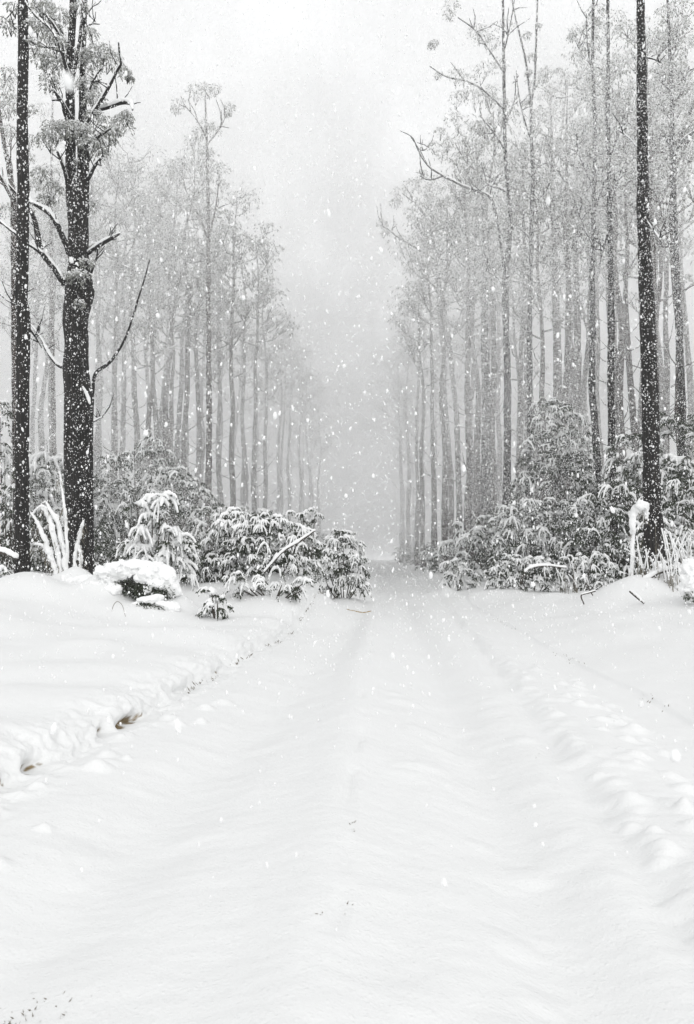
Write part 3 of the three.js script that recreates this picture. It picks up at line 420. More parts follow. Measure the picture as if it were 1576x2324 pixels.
// ------------------------------------------------------------------ shrubs
// lobes: [x, y, z, rx, ry, rz] in metres over the base; sprays of leaves hang from each, snow lies along the sprays that look up
function shrub(o) {
  const rng = rand(o.seed), b = { stem: new MB(), leaf: new MB(), snow: new MB() }, A = o.area ?? 70, lobes = o.lobes.slice(), L0 = o.L ?? 0.34;
  for (const [x, y, z, rx, ry, rz] of o.lobes) if (y - ry < 1.3 && y - ry > -0.1) lobes.push([x, (y - ry * 0.6) * 0.45, z, rx * 0.85, (y - ry * 0.6) * 0.5 + 0.1, rz * 0.85]);
  for (const [x, y, z, rx, ry, rz] of lobes) {
    const n = Math.round(A * (rx * ry + rx * rz + ry * rz) * 1.4), c = V(x, y, z);
    const foot = V(x * 0.25, -0.15, z * 0.25), [sp, sr] = curve([[foot, 0.014 + rx * 0.008], [V(x * 0.7, y * 0.55, z * 0.7), 0.018], [c.clone().add(V(0, ry * 0.4, 0)), 0.008]], 8);
    b.stem.tube(sp, sr, 5, { open: true });
    const per = o.per ?? 6;
    for (let k = 0; k < n / per; k++) { // a cluster: sprays fanning out of one point and hanging over like a claw
      const d = rdir(rng); if (d.y < -0.45) d.y *= -1;
      const lump = 1 + 0.25 * N3(d.x * 3 + x * 3, d.y * 3 + y * 3, d.z * 3), f = (0.55 + 0.45 * Math.sqrt(rng())) * lump;
      const p = c.clone().add(V(d.x * rx * f, d.y * ry * f, d.z * rz * f)); if (p.y < 0) continue;
      let inside = false; for (const q of lobes) { if (q[0] === x && q[1] === y) continue; if (((p.x - q[0]) / q[3]) ** 2 + ((p.y - q[1]) / q[4]) ** 2 + ((p.z - q[2]) / q[5]) ** 2 < 0.35) inside = true; }
      if (inside) continue;
      const az = Math.atan2(d.z, d.x), loaded = f > 0.66 && d.y > -0.3 + rng() * 0.35 && rng() < (o.snow ?? 0.8), big = 0.7 + rng() * 0.7, seg = o.seg ?? 5;
      for (let m = 0; m < per; m++) {
        const a = az + (rng() - 0.5) * (d.y > 0.75 ? 6.3 : 2.6), out = V(Math.cos(a), 0, Math.sin(a)), L = L0 * big * (0.5 + rng() * 0.8), rise = 0.3 + 0.3 * d.y + (rng() - 0.5) * 0.5, P = [];
        const wob = V(-out.z, 0, out.x).multiplyScalar((rng() - 0.5) * L * 0.6), droop = 0.7 + rng() * 0.7;
        for (let i = 0; i <= seg; i++) { const t = i / seg; P.push(p.clone().addScaledVector(out, L * t * (1 - 0.25 * t)).addScaledVector(wob, t * t).add(V(0, L * (rise * t - droop * t * t), 0))); }
        if (o.twigs !== false && rng() < 0.6) b.stem.tube(P, P.map((_, i) => 0.006 * (1 - 0.6 * i / seg) * (o.tw ?? 1)), 3, { open: true });
        for (let i = 0; i < (o.leaves ?? 12); i++) {
          const t = rng() * seg, j = Math.min(seg - 1, Math.floor(t)), q = P[j].clone().lerp(P[j + 1], t - j), ax = out.clone().multiplyScalar(0.5 + rng() * 0.5).add(V((rng() - 0.5) * 1.1, -0.6 - rng() * 0.8, (rng() - 0.5) * 1.1)).normalize();
          const sd = V(rng() - 0.5, rng() - 0.5, rng() - 0.5).cross(ax).normalize();
          b.leaf.leaf(q, ax, sd, (o.leafL ?? 0.09) * (0.7 + rng() * 0.7), (o.leafL ?? 0.09) * (0.17 + rng() * 0.1));
        }
        if (loaded && rng() < 0.9) {
          const w = (o.w ?? 0.03) * big * (0.7 + rng() * 0.9), R = P.map((_, i) => w * (0.5 + 1.1 * Math.abs(N3(i * 0.9 + k, x * 7 + m, k * 0.37))) * (1.25 - 0.75 * i / seg));
          b.snow.tube(P.map((q, i) => q.clone().add(V(0, R[i] * 0.7, 0))), R, o.sides ?? 6, { rough: 0.4, freq: 3, lf: 8, seed: k });
        }
      }
      if (loaded) { const w = (o.w ?? 0.03) * big; b.snow.blob(p.clone().add(V(0, w * 0.6, 0)), w * 2.6, w * 1.5, w * 2.4, rng); }
    }
  }
  const g = new THREE.Group();
  b.stem.build('stem', M.twig, g, null, 'stuff'); b.leaf.build('foliage', o.mat ?? M.leaf, g, null, 'stuff'); b.snow.build('snow', M.snow, g, null, 'stuff');
  return g;
}
// place a shrub built of lobes given as [X, Y, rX, rY, dz] in the photograph's reading around a foot at (X0, d)
function shrubAt(name, label, category, X0, d, spec, o) {
  const x = at(X0, 1300, d).x, foot = V(x, G(x, -d), -d), k = PX * d;
  const lobes = spec.map(([X, Y, rX, rY, dz = 0]) => { const c = at(X, Y, d); return [c.x - foot.x, c.y - foot.y, dz, rX * k, rY * k, (rX + rY) / 2 * k]; });
  const g = shrub({ ...o, lobes });
  g.name = numbered(name); g.position.copy(foot); scene.add(g); tag(g, label, category, o.group);
  return g;
}
const NEARS = { area: 175, snow: 0.95, L: 0.2, leafL: 0.06, w: 0.027, sides: 5, leaves: 13, seg: 5 };
// left side, in front
shrubAt('shrub', 'broad dark leafy shrub under drooping snow in the middle of the left thicket', 'shrub', 620, 19.5, [[600, 1230, 70, 62], [640, 1290, 75, 55, 0.2], [570, 1280, 55, 55, 0.3], [560, 1200, 40, 40, -0.2], [680, 1240, 45, 50], [610, 1200, 50, 35, 0.1]], { ...NEARS, seed: 1 });
shrubAt('shrub', 'low snow laden shrub at the road end of the left thicket', 'shrub', 780, 25, [[780, 1250, 46, 45], [800, 1285, 40, 32, 0.2], [740, 1275, 42, 42, 0.2], [765, 1225, 30, 25], [815, 1296, 18, 18, 0.1]], { ...NEARS, seed: 2, area: 150 });
shrubAt('shrub', 'snowy shrub with drooping tops between the bent sapling and the broad shrub', 'shrub', 500, 19.8, [[530, 1190, 45, 34], [510, 1240, 48, 45], [470, 1290, 45, 40, 0.2], [545, 1260, 35, 45], [440, 1260, 40, 36, -0.2]], { ...NEARS, seed: 3, area: 150 });
shrubAt('shrub', 'thin drooping snowy shoots above the back of the left thicket', 'shrub', 690, 23, [[690, 1185, 40, 22], [715, 1180, 14, 22], [670, 1215, 44, 32], [655, 1180, 24, 20]], { ...NEARS, seed: 4, area: 70 });
shrubAt('sapling', 'small bent tipped sapling caked in snow, left of the thicket', 'sapling', 350, 18.5, [[345, 1200, 34, 40], [365, 1145, 26, 22], [385, 1140, 16, 22, 0.1], [325, 1225, 42, 34, 0.1], [385, 1225, 44, 32], [345, 1165, 26, 22], [310, 1150, 14, 12], [400, 1260, 46, 26], [310, 1255, 34, 28]], { ...NEARS, seed: 5, area: 95, w: 0.046, L: 0.3 });
shrubAt('shrub', 'little round snow capped shrub standing alone in front of the thicket', 'shrub', 495, 15.6, [[494, 1376, 25, 25], [482, 1354, 26, 16, 0.05]], { ...NEARS, seed: 6, area: 150, L: 0.2, leafL: 0.06, w: 0.034 });
shrubAt('shrub', 'low twiggy snowy undergrowth at the foot of the broad shrub', 'shrub', 620, 18, [[580, 1330, 46, 18], [640, 1335, 44, 18], [690, 1330, 26, 16], [540, 1320, 30, 18]], { ...NEARS, seed: 7, area: 90, w: 0.03, leaves: 8 });
// behind the front row
const MID = { area: 34, snow: 0.72, L: 0.38, leafL: 0.12, w: 0.036, leaves: 9, seg: 4, sides: 5 };
shrubAt('shrub', 'large hazy snow covered bush behind the bent sapling', 'shrub', 330, 36, [[260, 1080, 60, 60], [340, 1060, 60, 60, -0.4], [400, 1110, 55, 60], [440, 1150, 45, 60], [300, 1160, 80, 70, 0.3], [240, 1180, 40, 70], [380, 1190, 70, 60], [345, 1010, 28, 25, -0.2]], { ...MID, seed: 11 });
shrubAt('shrub', 'dark snow flecked bush behind the black left edge trunk', 'shrub', 20, 27, [[10, 1050, 50, 60], [0, 960, 36, 50], [25, 1150, 60, 70], [10, 1250, 60, 60, 0.3]], { ...MID, seed: 12, area: 32, snow: 0.35 });
shrubAt('shrub', 'dark snow flecked bush between the two black left trunks', 'shrub', 110, 31, [[110, 1120, 45, 60], [120, 1200, 50, 60], [90, 1260, 50, 50], [160, 1240, 40, 50], [95, 1080, 30, 30]], { ...MID, seed: 13, area: 30, snow: 0.4 });
shrubAt('shrub', 'low dark undergrowth at the foot of the thickest trunk', 'shrub', 235, 29, [[235, 1250, 40, 40], [200, 1290, 40, 30], [270, 1270, 40, 40]], { ...MID, seed: 14, area: 32, snow: 0.5 });
shrubAt('shrub', 'snow tipped low branches at the left frame edge beside the black trunk', 'shrub', 5, 17.5, [[0, 1290, 30, 26], [10, 1325, 24, 22]], { ...NEARS, seed: 15, w: 0.05, area: 60 });
// right side
shrubAt('shrub', 'tall rounded dark bush rising between the slender right trunks', 'shrub', 1260, 36, [[1265, 960, 52, 50], [1250, 1030, 66, 55], [1300, 1030, 45, 60], [1240, 1100, 60, 50], [1290, 1100, 55, 55], [1200, 1110, 34, 40], [1265, 1080, 60, 60, 0.6], [1250, 925, 32, 22]], { ...MID, seed: 21, area: 62, snow: 0.5 });
shrubAt('shrub', 'dark bushy growth around the foot of the leaning right trunk', 'shrub', 1490, 32, [[1440, 1040, 50, 70], [1520, 1010, 60, 80], [1420, 1130, 60, 60], [1530, 1120, 60, 70], [1570, 1020, 40, 90], [1480, 1180, 70, 60, 0.3]], { ...MID, seed: 22, area: 30, snow: 0.4 });
shrubAt('shrub', 'wide snowy shrub in front of the tall rounded bush', 'shrub', 1210, 34, [[1200, 1180, 70, 46], [1260, 1170, 55, 45], [1165, 1210, 50, 45], [1190, 1240, 66, 50, 0.3], [1260, 1240, 60, 55, 0.2], [1140, 1250, 36, 36]], { ...MID, seed: 23, area: 38, leafL: 0.12, L: 0.4 });
shrubAt('shrub', 'tangled snowy shrub left of the snow plastered stalk', 'shrub', 1360, 31, [[1350, 1170, 55, 46], [1400, 1200, 55, 50], [1340, 1240, 60, 46, 0.2], [1400, 1260, 55, 40, 0.3], [1390, 1130, 45, 30]], { ...MID, seed: 24, area: 40, leafL: 0.11, L: 0.4 });
shrubAt('shrub', 'tangled snowy shrub at the right edge behind the stalk', 'shrub', 1525, 27, [[1500, 1220, 50, 46], [1550, 1190, 50, 60], [1560, 1260, 45, 50, 0.2], [1500, 1270, 44, 36, 0.3], [1560, 1120, 40, 40]], { ...MID, seed: 25, area: 44, leafL: 0.1, L: 0.38 });
shrubAt('shrub', 'small snow bowed shrub at the right road edge', 'shrub', 1030, 34, [[1030, 1290, 22, 20], [1050, 1305, 30, 16], [1015, 1315, 20, 14]], { ...NEARS, seed: 26, area: 70, L: 0.3, w: 0.036 });
shrubAt('shrub', 'low leafy snow covered shrub below the wide right shrub', 'shrub', 1210, 27, [[1170, 1290, 32, 34], [1215, 1295, 40, 30], [1250, 1300, 30, 28], [1130, 1305, 28, 20]], { ...NEARS, seed: 27, area: 120 });
shrubAt('shrub', 'low matted snowy growth left of the stalk mound', 'shrub', 1310, 26, [[1300, 1290, 40, 28], [1345, 1285, 40, 30], [1380, 1300, 30, 22]], { ...NEARS, seed: 28, area: 95, leaves: 8, w: 0.03 });
shrubAt('shrub', 'leafy snow bent growth right of the stalk mound', 'shrub', 1530, 21, [[1515, 1310, 40, 30], [1560, 1300, 30, 36], [1545, 1345, 40, 24], [1490, 1300, 30, 24]], { ...NEARS, seed: 29, area: 95, w: 0.03 });
// hazy low bushes along the forest edges, seen only through the falling snow
{
  const bp = [1, 2, 3].map((k) => { const r = rand(k * 31), lobes = []; for (let i = 0; i < 6; i++) lobes.push([(r() - 0.5) * 2.6, 0.6 + r() * 1.5, (r() - 0.5) * 2.6, 0.7 + r() * 0.5, 0.6 + r() * 0.5, 0.7 + r() * 0.5]); return shrub({ area: 20, snow: 0.8, L: 0.36, leafL: 0.14, w: 0.045, leaves: 6, seg: 3, sides: 4, seed: k + 60, lobes, twigs: false }); });
  const list = [[985, 75, 0.9], [945, 120, 1.2], [925, 150, 1.3], [1020, 60, 0.9], [1100, 48, 1.4], [1150, 44, 1.5], [1180, 40, 1.4], [1330, 42, 1.8], [1400, 40, 1.9], [1360, 34, 1.4], [1450, 36, 1.6], [1540, 38, 2]], listL = [[470, 36, 1.3], [520, 44, 1.4], [560, 55, 1.5], [600, 62, 1.5], [640, 75, 1.5], [680, 90, 1.5], [700, 110, 1.6], [150, 36, 1.9], [60, 34, 1.9], [210, 40, 2]];
  [[list, 'hazy snow laden bush along the right forest edge', 'hazy bushes along the right forest edge'], [listL, 'hazy snow laden bush along the left forest edge', 'hazy bushes along the left forest edge']].forEach(([l, label, group]) => l.forEach(([X, d, s], i) => {
    const o = bp[i % 3].clone(), x = at(X, 1300, d).x; o.name = numbered('shrub'); o.position.set(x, G(x, -d) - 0.1, -d); o.rotation.y = i * 1.7; o.scale.setScalar(s); scene.add(o); tag(o, label, 'shrub', group);
  }));
}

// ------------------------------------------------------------------ snow pillows and small things
function iso(c, half, res, f) { // a closed surface where f > 0
  const mc = new MarchingCubes(res, new THREE.MeshBasicMaterial(), false, false, 200000), q = V(0, 0, 0);
  mc.isolation = 0;
  for (let z = 0; z < res; z++) for (let y = 0; y < res; y++) for (let x = 0; x < res; x++) { const s = (i) => (i / res) * 2 - 1; q.set(c.x + s(x) * half.x, c.y + s(y) * half.y, c.z + s(z) * half.z); mc.field[x + y * res + z * res * res] = x < 2 || y < 2 || z < 2 || x > res - 3 || y > res - 3 || z > res - 3 ? -1 : f(q); }
  mc.update();
  const g = new THREE.BufferGeometry(), n = mc.count, p = new Float32Array(n * 3), nn = new Float32Array(n * 3);
  for (let k = 0; k < n; k++) { p[k * 3] = c.x + mc.positionArray[k * 3] * half.x; p[k * 3 + 1] = c.y + mc.positionArray[k * 3 + 1] * half.y; p[k * 3 + 2] = c.z + mc.positionArray[k * 3 + 2] * half.z; for (let i = 0; i < 3; i++) nn[k * 3 + i] = mc.normalArray[k * 3 + i] / [half.x, half.y, half.z][i]; }
  for (let k = 0; k < n; k++) { const l = Math.hypot(nn[k * 3], nn[k * 3 + 1], nn[k * 3 + 2]) || 1; for (let i = 0; i < 3; i++) nn[k * 3 + i] /= l; }
  g.setAttribute('position', new THREE.BufferAttribute(p, 3)); g.setAttribute('normal', new THREE.BufferAttribute(nn, 3));
  return g;
}
function pillow(name, label, category, d, balls, leaves, half, seed) {
  const k = PX * d, B = balls.map(([X, Y, rX, rY, dz = 0]) => { const p = at(X, Y, d - dz); return [p, rX * k, rY * k, (rX * 0.9) * k]; });
  const mid = V(0, 0, 0); B.forEach((b) => mid.add(b[0])); mid.divideScalar(B.length);
  const base = V(mid.x, G(mid.x, mid.z), mid.z), root = thing(name.replace(/_\d+$/, ''), label, category, base), rng = rand(seed);
  const g = iso(mid, half, 84, (q) => {
    let s = 0; for (const [c, a, b, e] of B) { const r = Math.sqrt(((q.x - c.x) / a) ** 2 + ((q.y - c.y) / b) ** 2 + ((q.z - c.z) / e) ** 2); s += Math.exp(-3.2 * (r - 1)); }
    return Math.log(s + 1e-9) * 0.3 + 0.22 * N3(q.x * 3.2, q.y * 3.2, q.z * 3.2) + 0.32 * N3(q.x * 7, q.y * 7, q.z * 7) + 0.12 * N3(q.x * 18, q.y * 18, q.z * 18);
  });
  g.translate(-base.x, -base.y, -base.z);
  const m = new THREE.Mesh(g, M.snow); m.name = 'snow'; m.castShadow = m.receiveShadow = true; root.add(m);
  const lf = new MB(), st = new MB();
  for (const [X, Y, rX, rY, dz = 0] of leaves) { const c = at(X, Y, d - dz), n = Math.round(rX * rY * 0.55);
    for (let i = 0; i < n; i++) { const q = rdir(rng), f = Math.cbrt(rng()), p = c.clone().add(V(q.x * rX * k * f, q.y * rY * k * f, q.z * rX * k * f * 0.8)), ax = rdir(rng); ax.y = -Math.abs(ax.y); lf.leaf(p, ax, rdir(rng).cross(ax).normalize(), 0.05 + rng() * 0.04, 0.014); if (i % 9 === 0) st.tube([c, p], [0.008, 0.004], 3, { open: true }); } }
  lf.build('foliage', M.leaf, root, base, 'stuff'); st.build('stem', M.twig, root, base, 'stuff');
  return root;
}
pillow('snow_laden_shrub', 'shrub buried under a big smooth pillow of snow, left of the sapling foot', 'shrub', 16.4, [[275, 1296, 50, 20], [306, 1287, 34, 15, 0.05], [246, 1316, 30, 22], [228, 1338, 30, 20, 0.1], [262, 1340, 16, 12, 0.3]], [[288, 1328, 40, 24, 0.12], [318, 1342, 26, 22, 0.15]], V(1.1, 0.6, 0.9), 71);
pillow('snow_laden_shrub_001', 'smaller snow capped shrub leaning on the big snow pillow, on its right', 'shrub', 16.2, [[352, 1297, 34, 20], [376, 1312, 22, 18, 0.1], [325, 1312, 18, 14, 0.15], [358, 1328, 16, 9, 0.25], [392, 1340, 18, 16, 0.05], [336, 1340, 9, 8, 0.25]], [[350, 1338, 36, 26, 0.15], [382, 1338, 22, 22, 0.1], [318, 1336, 14, 20, 0.15]], V(0.95, 0.6, 0.7), 75);
pillow('snow_laden_shrub_002', 'lowest of the snow capped shrubs, dark leaves under a small cap, before the pillows', 'shrub', 15.7, [[338, 1362, 26, 7], [366, 1372, 18, 7], [352, 1356, 18, 7], [310, 1374, 12, 8], [392, 1380, 18, 14], [300, 1392, 16, 10]], [[332, 1380, 30, 16, 0.1], [366, 1386, 18, 12, 0.1]], V(0.75, 0.35, 0.5), 76);
pillow('snow_laden_bush', 'snow pillow bulging in from the right frame edge', 'shrub', 16.5, [[1572, 1300, 22, 26], [1590, 1330, 34, 36], [1565, 1340, 18, 20]], [[1570, 1350, 18, 16, 0.1]], V(0.6, 0.6, 0.5), 72);
pillow('snow_mound', 'small snow knob with a dark hollow left of the big snow pillow', 'snow mound', 17.2, [[165, 1328, 44, 16], [190, 1320, 26, 13, 0.1], [205, 1328, 14, 14, 0.1]], [[197, 1336, 9, 8, 0.26]], V(0.75, 0.4, 0.6), 73);
pillow('snow_mound', 'rounded snow tussock with snow lumps behind the stalk mound', 'snow mound', 19, [[1500, 1310, 26, 16], [1475, 1322, 24, 14], [1525, 1325, 20, 14]], [[1492, 1328, 26, 10, 0.1]], V(0.7, 0.4, 0.5), 74);
// snow plastered stalks
function stalks(name, label, category, d, list, seed) {
  const rng = rand(seed), first = at(list[0][0][0], list[0][0][1], d), base = V(first.x, G(first.x, first.z), first.z), root = thing(name, label, category, base);
  for (const l of list) {
    const [p, r] = curve(l.map(([X, Y, w], i) => [at(X, Y, d + (rng() - 0.5) * 0.15), w * PX * d * 0.37]), 26), core = new MB(), sn = new MB();
    core.tube(p, r.map((x) => x * 0.3 + 0.004), 5); const s = core.build('stalk', M.dry, root, base);
    sn.tube(p.map((q, i) => q.clone().add(V((N3(i * 0.6, l[0][0], 3)) * r[i] * 0.6, r[i] * 0.2, 0))), r.map((x, i) => x * (0.72 + 0.7 * Math.abs(N3(i * 0.7, l[0][0], 1)))), 9, { rough: 0.6, freq: 2.4, lf: 9, seed: l[0][0] });
    for (let k = 0; k < 14; k++) { const i = Math.floor(rng() * p.length), R = r[i] * (0.4 + rng() * 0.6); sn.blob(p[i].clone().add(V((rng() - 0.5) * r[i] * 2, 0, (rng() - 0.5) * r[i] * 2)), R, R, R, rng); }
    sn.build('snow', M.snow, s, base);
    const lf = new MB(); for (let k = 0; k < 22; k++) { const i = Math.floor(rng() * p.length), ax = V((rng() - 0.5) * 1.2, -1, rng() - 0.5).normalize(); lf.leaf(p[i], ax, rdir(rng).cross(ax).normalize(), 0.25 + rng() * 0.3, 0.008); }
    lf.build('leaf_strands', M.dry, root, base, 'stuff');
  }
  return root;
}
stalks('tall_grass', 'clump of tall arching stalks plastered in snow between the black left trunks', 'tall grass', 18.5, [
  [[140, 1310, 16], [132, 1260, 18], [120, 1210, 20], [108, 1170, 18], [95, 1150, 14], [72, 1168, 6]],
  [[150, 1310, 16], [146, 1260, 18], [138, 1215, 18], [128, 1180, 16], [112, 1155, 12], [104, 1140, 8], [97, 1142, 6]],
  [[128, 1310, 14], [118, 1270, 18], [105, 1235, 18], [92, 1205, 14], [80, 1178, 10], [70, 1164, 6]],
  [[168, 1300, 12], [172, 1260, 14], [178, 1225, 14], [184, 1200, 12], [190, 1182, 7]],
  [[150, 1300, 10], [152, 1240, 12], [150, 1190, 11], [146, 1150, 10], [140, 1100, 8], [134, 1070, 5]],
  [[130, 1300, 12], [112, 1262, 16], [98, 1240, 12], [78, 1235, 8]], [[180, 1305, 12], [184, 1270, 14], [180, 1240, 12]]], 5);
stalks('tall_stalk', 'tall hooked stalk thickly plastered in snow on the right mound', 'stalk', 19, [[[1434, 1325, 12], [1435, 1270, 12], [1437, 1220, 16], [1438, 1195, 22], [1440, 1172, 30], [1446, 1155, 34], [1456, 1148, 32], [1464, 1158, 24], [1467, 1176, 12]]], 6);
function grassClump(label, X, Y, d, n, h, spread, seed) {
  const rng = rand(seed), c = at(X, Y, d), base = V(c.x, G(c.x, c.z), c.z), root = thing('tall_grass', label, 'tall grass', base), st = new MB(), sn = new MB();
  for (let k = 0; k < n; k++) {
    const a = rng() * 6.28, f = base.clone().add(V((rng() - 0.5) * spread, -0.05, (rng() - 0.5) * spread)), L = h * (0.6 + rng() * 0.6), lean = L * (0.1 + 0.55 * rng() * rng()), P = [];
    for (let i = 0; i <= 7; i++) { const t = i / 7; P.push(f.clone().add(V(Math.cos(a) * lean * t * t, L * (t - (lean / L) * 0.5 * t * t), Math.sin(a) * lean * t * t))); }
    st.tube(P, P.map((_, i) => 0.009 * (1 - 0.08 * i)), 4, { open: true });
    if (rng() < 0.7) sn.tube(P.slice(2).map((q) => q.clone().add(V(0, 0.01, 0))), P.slice(2).map((_, i) => 0.012 + 0.018 * Math.abs(N3(i, k, 3))), 5, { rough: 0.5, freq: 3, lf: 9, seed: k });
  }
  st.build('stalks', M.dry, root, base, 'stuff'); sn.build('snow', M.snow, root, base, 'stuff');
}
grassClump('fan of thin snowy grass stalks at the right frame edge', 1545, 1290, 18.4, 34, 1.5, 0.9, 81);
grassClump('thin upright grass stalks above the low right shrubs', 1295, 1290, 25, 12, 1.1, 0.6, 82);
grassClump('thin snowy grass stalks just right of the hooked stalk', 1470, 1300, 18.8, 14, 0.9, 0.5, 83);
// sticks poking out of the snow
function stick(name, label, d, pts, mat, snowK, seed) {
  const P0 = pts.map(([X, Y, w]) => [at(X, Y, d), w * PX * d * 0.5]), c = P0[Math.floor(P0.length / 2)][0], base = V(c.x, G(c.x, c.z), c.z), root = thing(name, label, 'stick', base), [p, r] = curve(P0, 16), w = new MB(), s = new MB();
  w.tube(p, r, 6, { rough: 0.25, freq: 2, lf: 4, seed }); w.build('branch', mat, root, base);
  if (snowK) { limbSnow(s, p, r, seed, snowK); s.build('snow', M.snow, root, base, 'stuff'); }
}
stick('fallen_branch', 'long snow covered branch slanting up right of the hooked stalk', 18.6, [[1440, 1335, 6], [1470, 1315, 7], [1500, 1300, 7], [1530, 1292, 7], [1545, 1290, 5]], M.twig, 1.5, 1);
stick('bent_stick', 'bent dark stick poking from the snow in front of the stalk mound', 17, [[1326, 1372, 3], [1320, 1352, 3], [1335, 1347, 3], [1352, 1342, 3]], M.twig, 0.8, 2);
stick('bent_stick', 'short slanted twig above the bent dark stick', 17.4, [[1330, 1322, 2.5], [1338, 1338, 2.5], [1346, 1352, 2.5]], M.twig, 0, 3);
stick('broken_branch', 'broken dark branch end slanting out of the right mound', 17.6, [[1430, 1343, 5], [1445, 1355, 6], [1462, 1370, 3]], M.twig, 1.2, 4);
stick('twig_arch', 'thin twig bent into a small arch in the left snow', 14.5, [[254, 1388, 1.2], [258, 1374, 1.3], [266, 1366, 1.3], [276, 1372, 1.2], [285, 1400, 1]], M.dry, 0, 5);
stick('fallen_branch', 'snow covered bare branch slanting across the left thicket', 18.2, [[600, 1300, 4], [640, 1255, 5], [680, 1230, 5], [715, 1205, 4]], M.twig, 1.3, 6);
stick('fallen_branch', 'snow covered bare branch arching over the low right shrubs', 19.6, [[1180, 1330, 3], [1192, 1300, 3], [1205, 1290, 4], [1240, 1285, 4], [1285, 1290, 3]], M.twig, 1.4, 7);
stick('snowy_branch', 'snow loaded branch tip entering at the left frame edge', 15.5, [[-20, 1252, 8], [10, 1256, 9], [38, 1268, 7]], M.twig, 1.8, 8);
// brown grit at a ledge across the left wheel track
{
  const mb = new MB(), rng = rand(17), a = at(778, 1396, 22.6), b2 = at(842, 1396, 22.6), P = [], R = [];
  for (let k = 0; k <= 20; k++) { const q = a.clone().lerp(b2, k / 20); q.y = G(q.x, q.z) + 0.012 + 0.01 * N3(k, 1, 2) - 0.012; q.z += 0.12 * N3(k * 0.4, 4, 2); P.push(q); R.push(0.022 + 0.02 * Math.abs(N3(k * 0.9, 7, 7))); }
  mb.tube(P, R, 6, { rough: 0.6, freq: 3, lf: 6 });
  tag(mb.build('earth_ridge', M.earth), 'thin strip of brown earth showing across the left wheel track', 'earth', null, 'stuff');
}
// tips of grass that show through the snow
{
  const rng = rand(44);
  const blades = (mb, X, Y, d0, n, sx, sd, h) => { for (let k = 0; k < n; k++) { const p = at(X + (rng() + rng() - 1) * sx, Y, d0 + (rng() + rng() - 1) * sd); p.y = ground(p.x, -p.z) - 0.01; const ax = V((rng() - 0.5) * 1.4, 0.5 + rng(), (rng() - 0.5) * 1.4).normalize(); mb.leaf(p, ax, rdir(rng).cross(ax).normalize(), h * (0.6 + rng()), h * 0.09); } };
  const a = new MB();
  for (const [X, Y, d] of [[1215, 1462, 12.8], [1228, 1466, 12.6], [1240, 1475, 12.3], [1255, 1482, 12], [1265, 1490, 11.7], [1100, 1387, 19.5], [1115, 1395, 18.8], [1130, 1403, 18], [1142, 1410, 17.2], [1435, 1575, 8.9], [1455, 1585, 8.7], [1475, 1600, 8.4]]) {
    const p = at(X, Y, d); const e = edgeU(d); const n = 4; for (let k = 0; k < n; k++) { const u = e + (rng() - 0.5) * 0.16, dd = d + (rng() - 0.5) * 0.5, q = V(u, ground(u, dd) - 0.008, -dd), ax = V((rng() - 0.5) * 2, 0.45 + rng() * 0.5, (rng() - 0.5) * 2).normalize(); a.leaf(q, ax, rdir(rng).cross(ax).normalize(), 0.02 + rng() * 0.035, 0.005); }
  }
  for (let d = 9; d < 40; d += 0.25 + rng() * 0.5) { if (N3(d * 0.8, 4, 4) < 0) continue; for (let k = 0; k < 8; k++) { const dd = d + rng() * 0.4, u = bankU(dd) + 0.01 + (rng() - 0.5) * 0.06, q = V(u, ground(u, dd) - 0.008, -dd), ax = V((rng() - 0.5) * 1.6, 0.3 + rng() * 0.5, (rng() - 0.5) * 2).normalize(); a.leaf(q, ax, rdir(rng).cross(ax).normalize(), 0.04 + rng() * 0.05, 0.008); } }
  tag(a.build('grass_tips', M.dry), 'dark tips of grass along both edges of the road', 'grass', null, 'stuff');
  const c = new MB();
  for (let k = 0; k < 550; k++) { const u = -1.42 + rng() * 0.5 * rng() , d = 2.5 + rng() * rng() * 0.55, q = V(u - 0.1, ground(u - 0.1, d) - 0.006, -d), ax = V((rng() - 0.5) * 2, 0.25 + rng() * 0.4, (rng() - 0.5) * 2).normalize(); c.leaf(q, ax, rdir(rng).cross(ax).normalize(), 0.012 + rng() * 0.02, 0.003); }
  tag(c.build('grass_tips', M.dry), 'sparse grass tips showing through thin snow at the bottom left corner', 'grass', null, 'stuff');
  scene.children[scene.children.length - 1].name = 'grass_tips_001';
  const e = new MB();
  for (const [X, Y, d] of [[798, 1905, 4.35], [800, 1880, 4.5], [735, 2085, 3.35], [790, 2060, 3.45], [1495, 2275, 2.75], [1215, 1690, 6.4], [1225, 1688, 6.5]]) { const p = at(X, Y, d); for (let k = 0; k < 3; k++) { const q = V(p.x + (rng() - 0.5) * 0.03, 0, p.z + (rng() - 0.5) * 0.1); q.y = ground(q.x, -q.z) - 0.006; const ax = V((rng() - 0.5) * 2, 0.3 + rng() * 0.5, (rng() - 0.5) * 2).normalize(); e.leaf(q, ax, rdir(rng).cross(ax).normalize(), 0.012 + rng() * 0.02, 0.003); } }
  const m = e.build('grass_tips_002', M.dry); tag(m, 'few grass tips poking through the snow along the wheel tracks', 'grass', null, 'stuff');
}

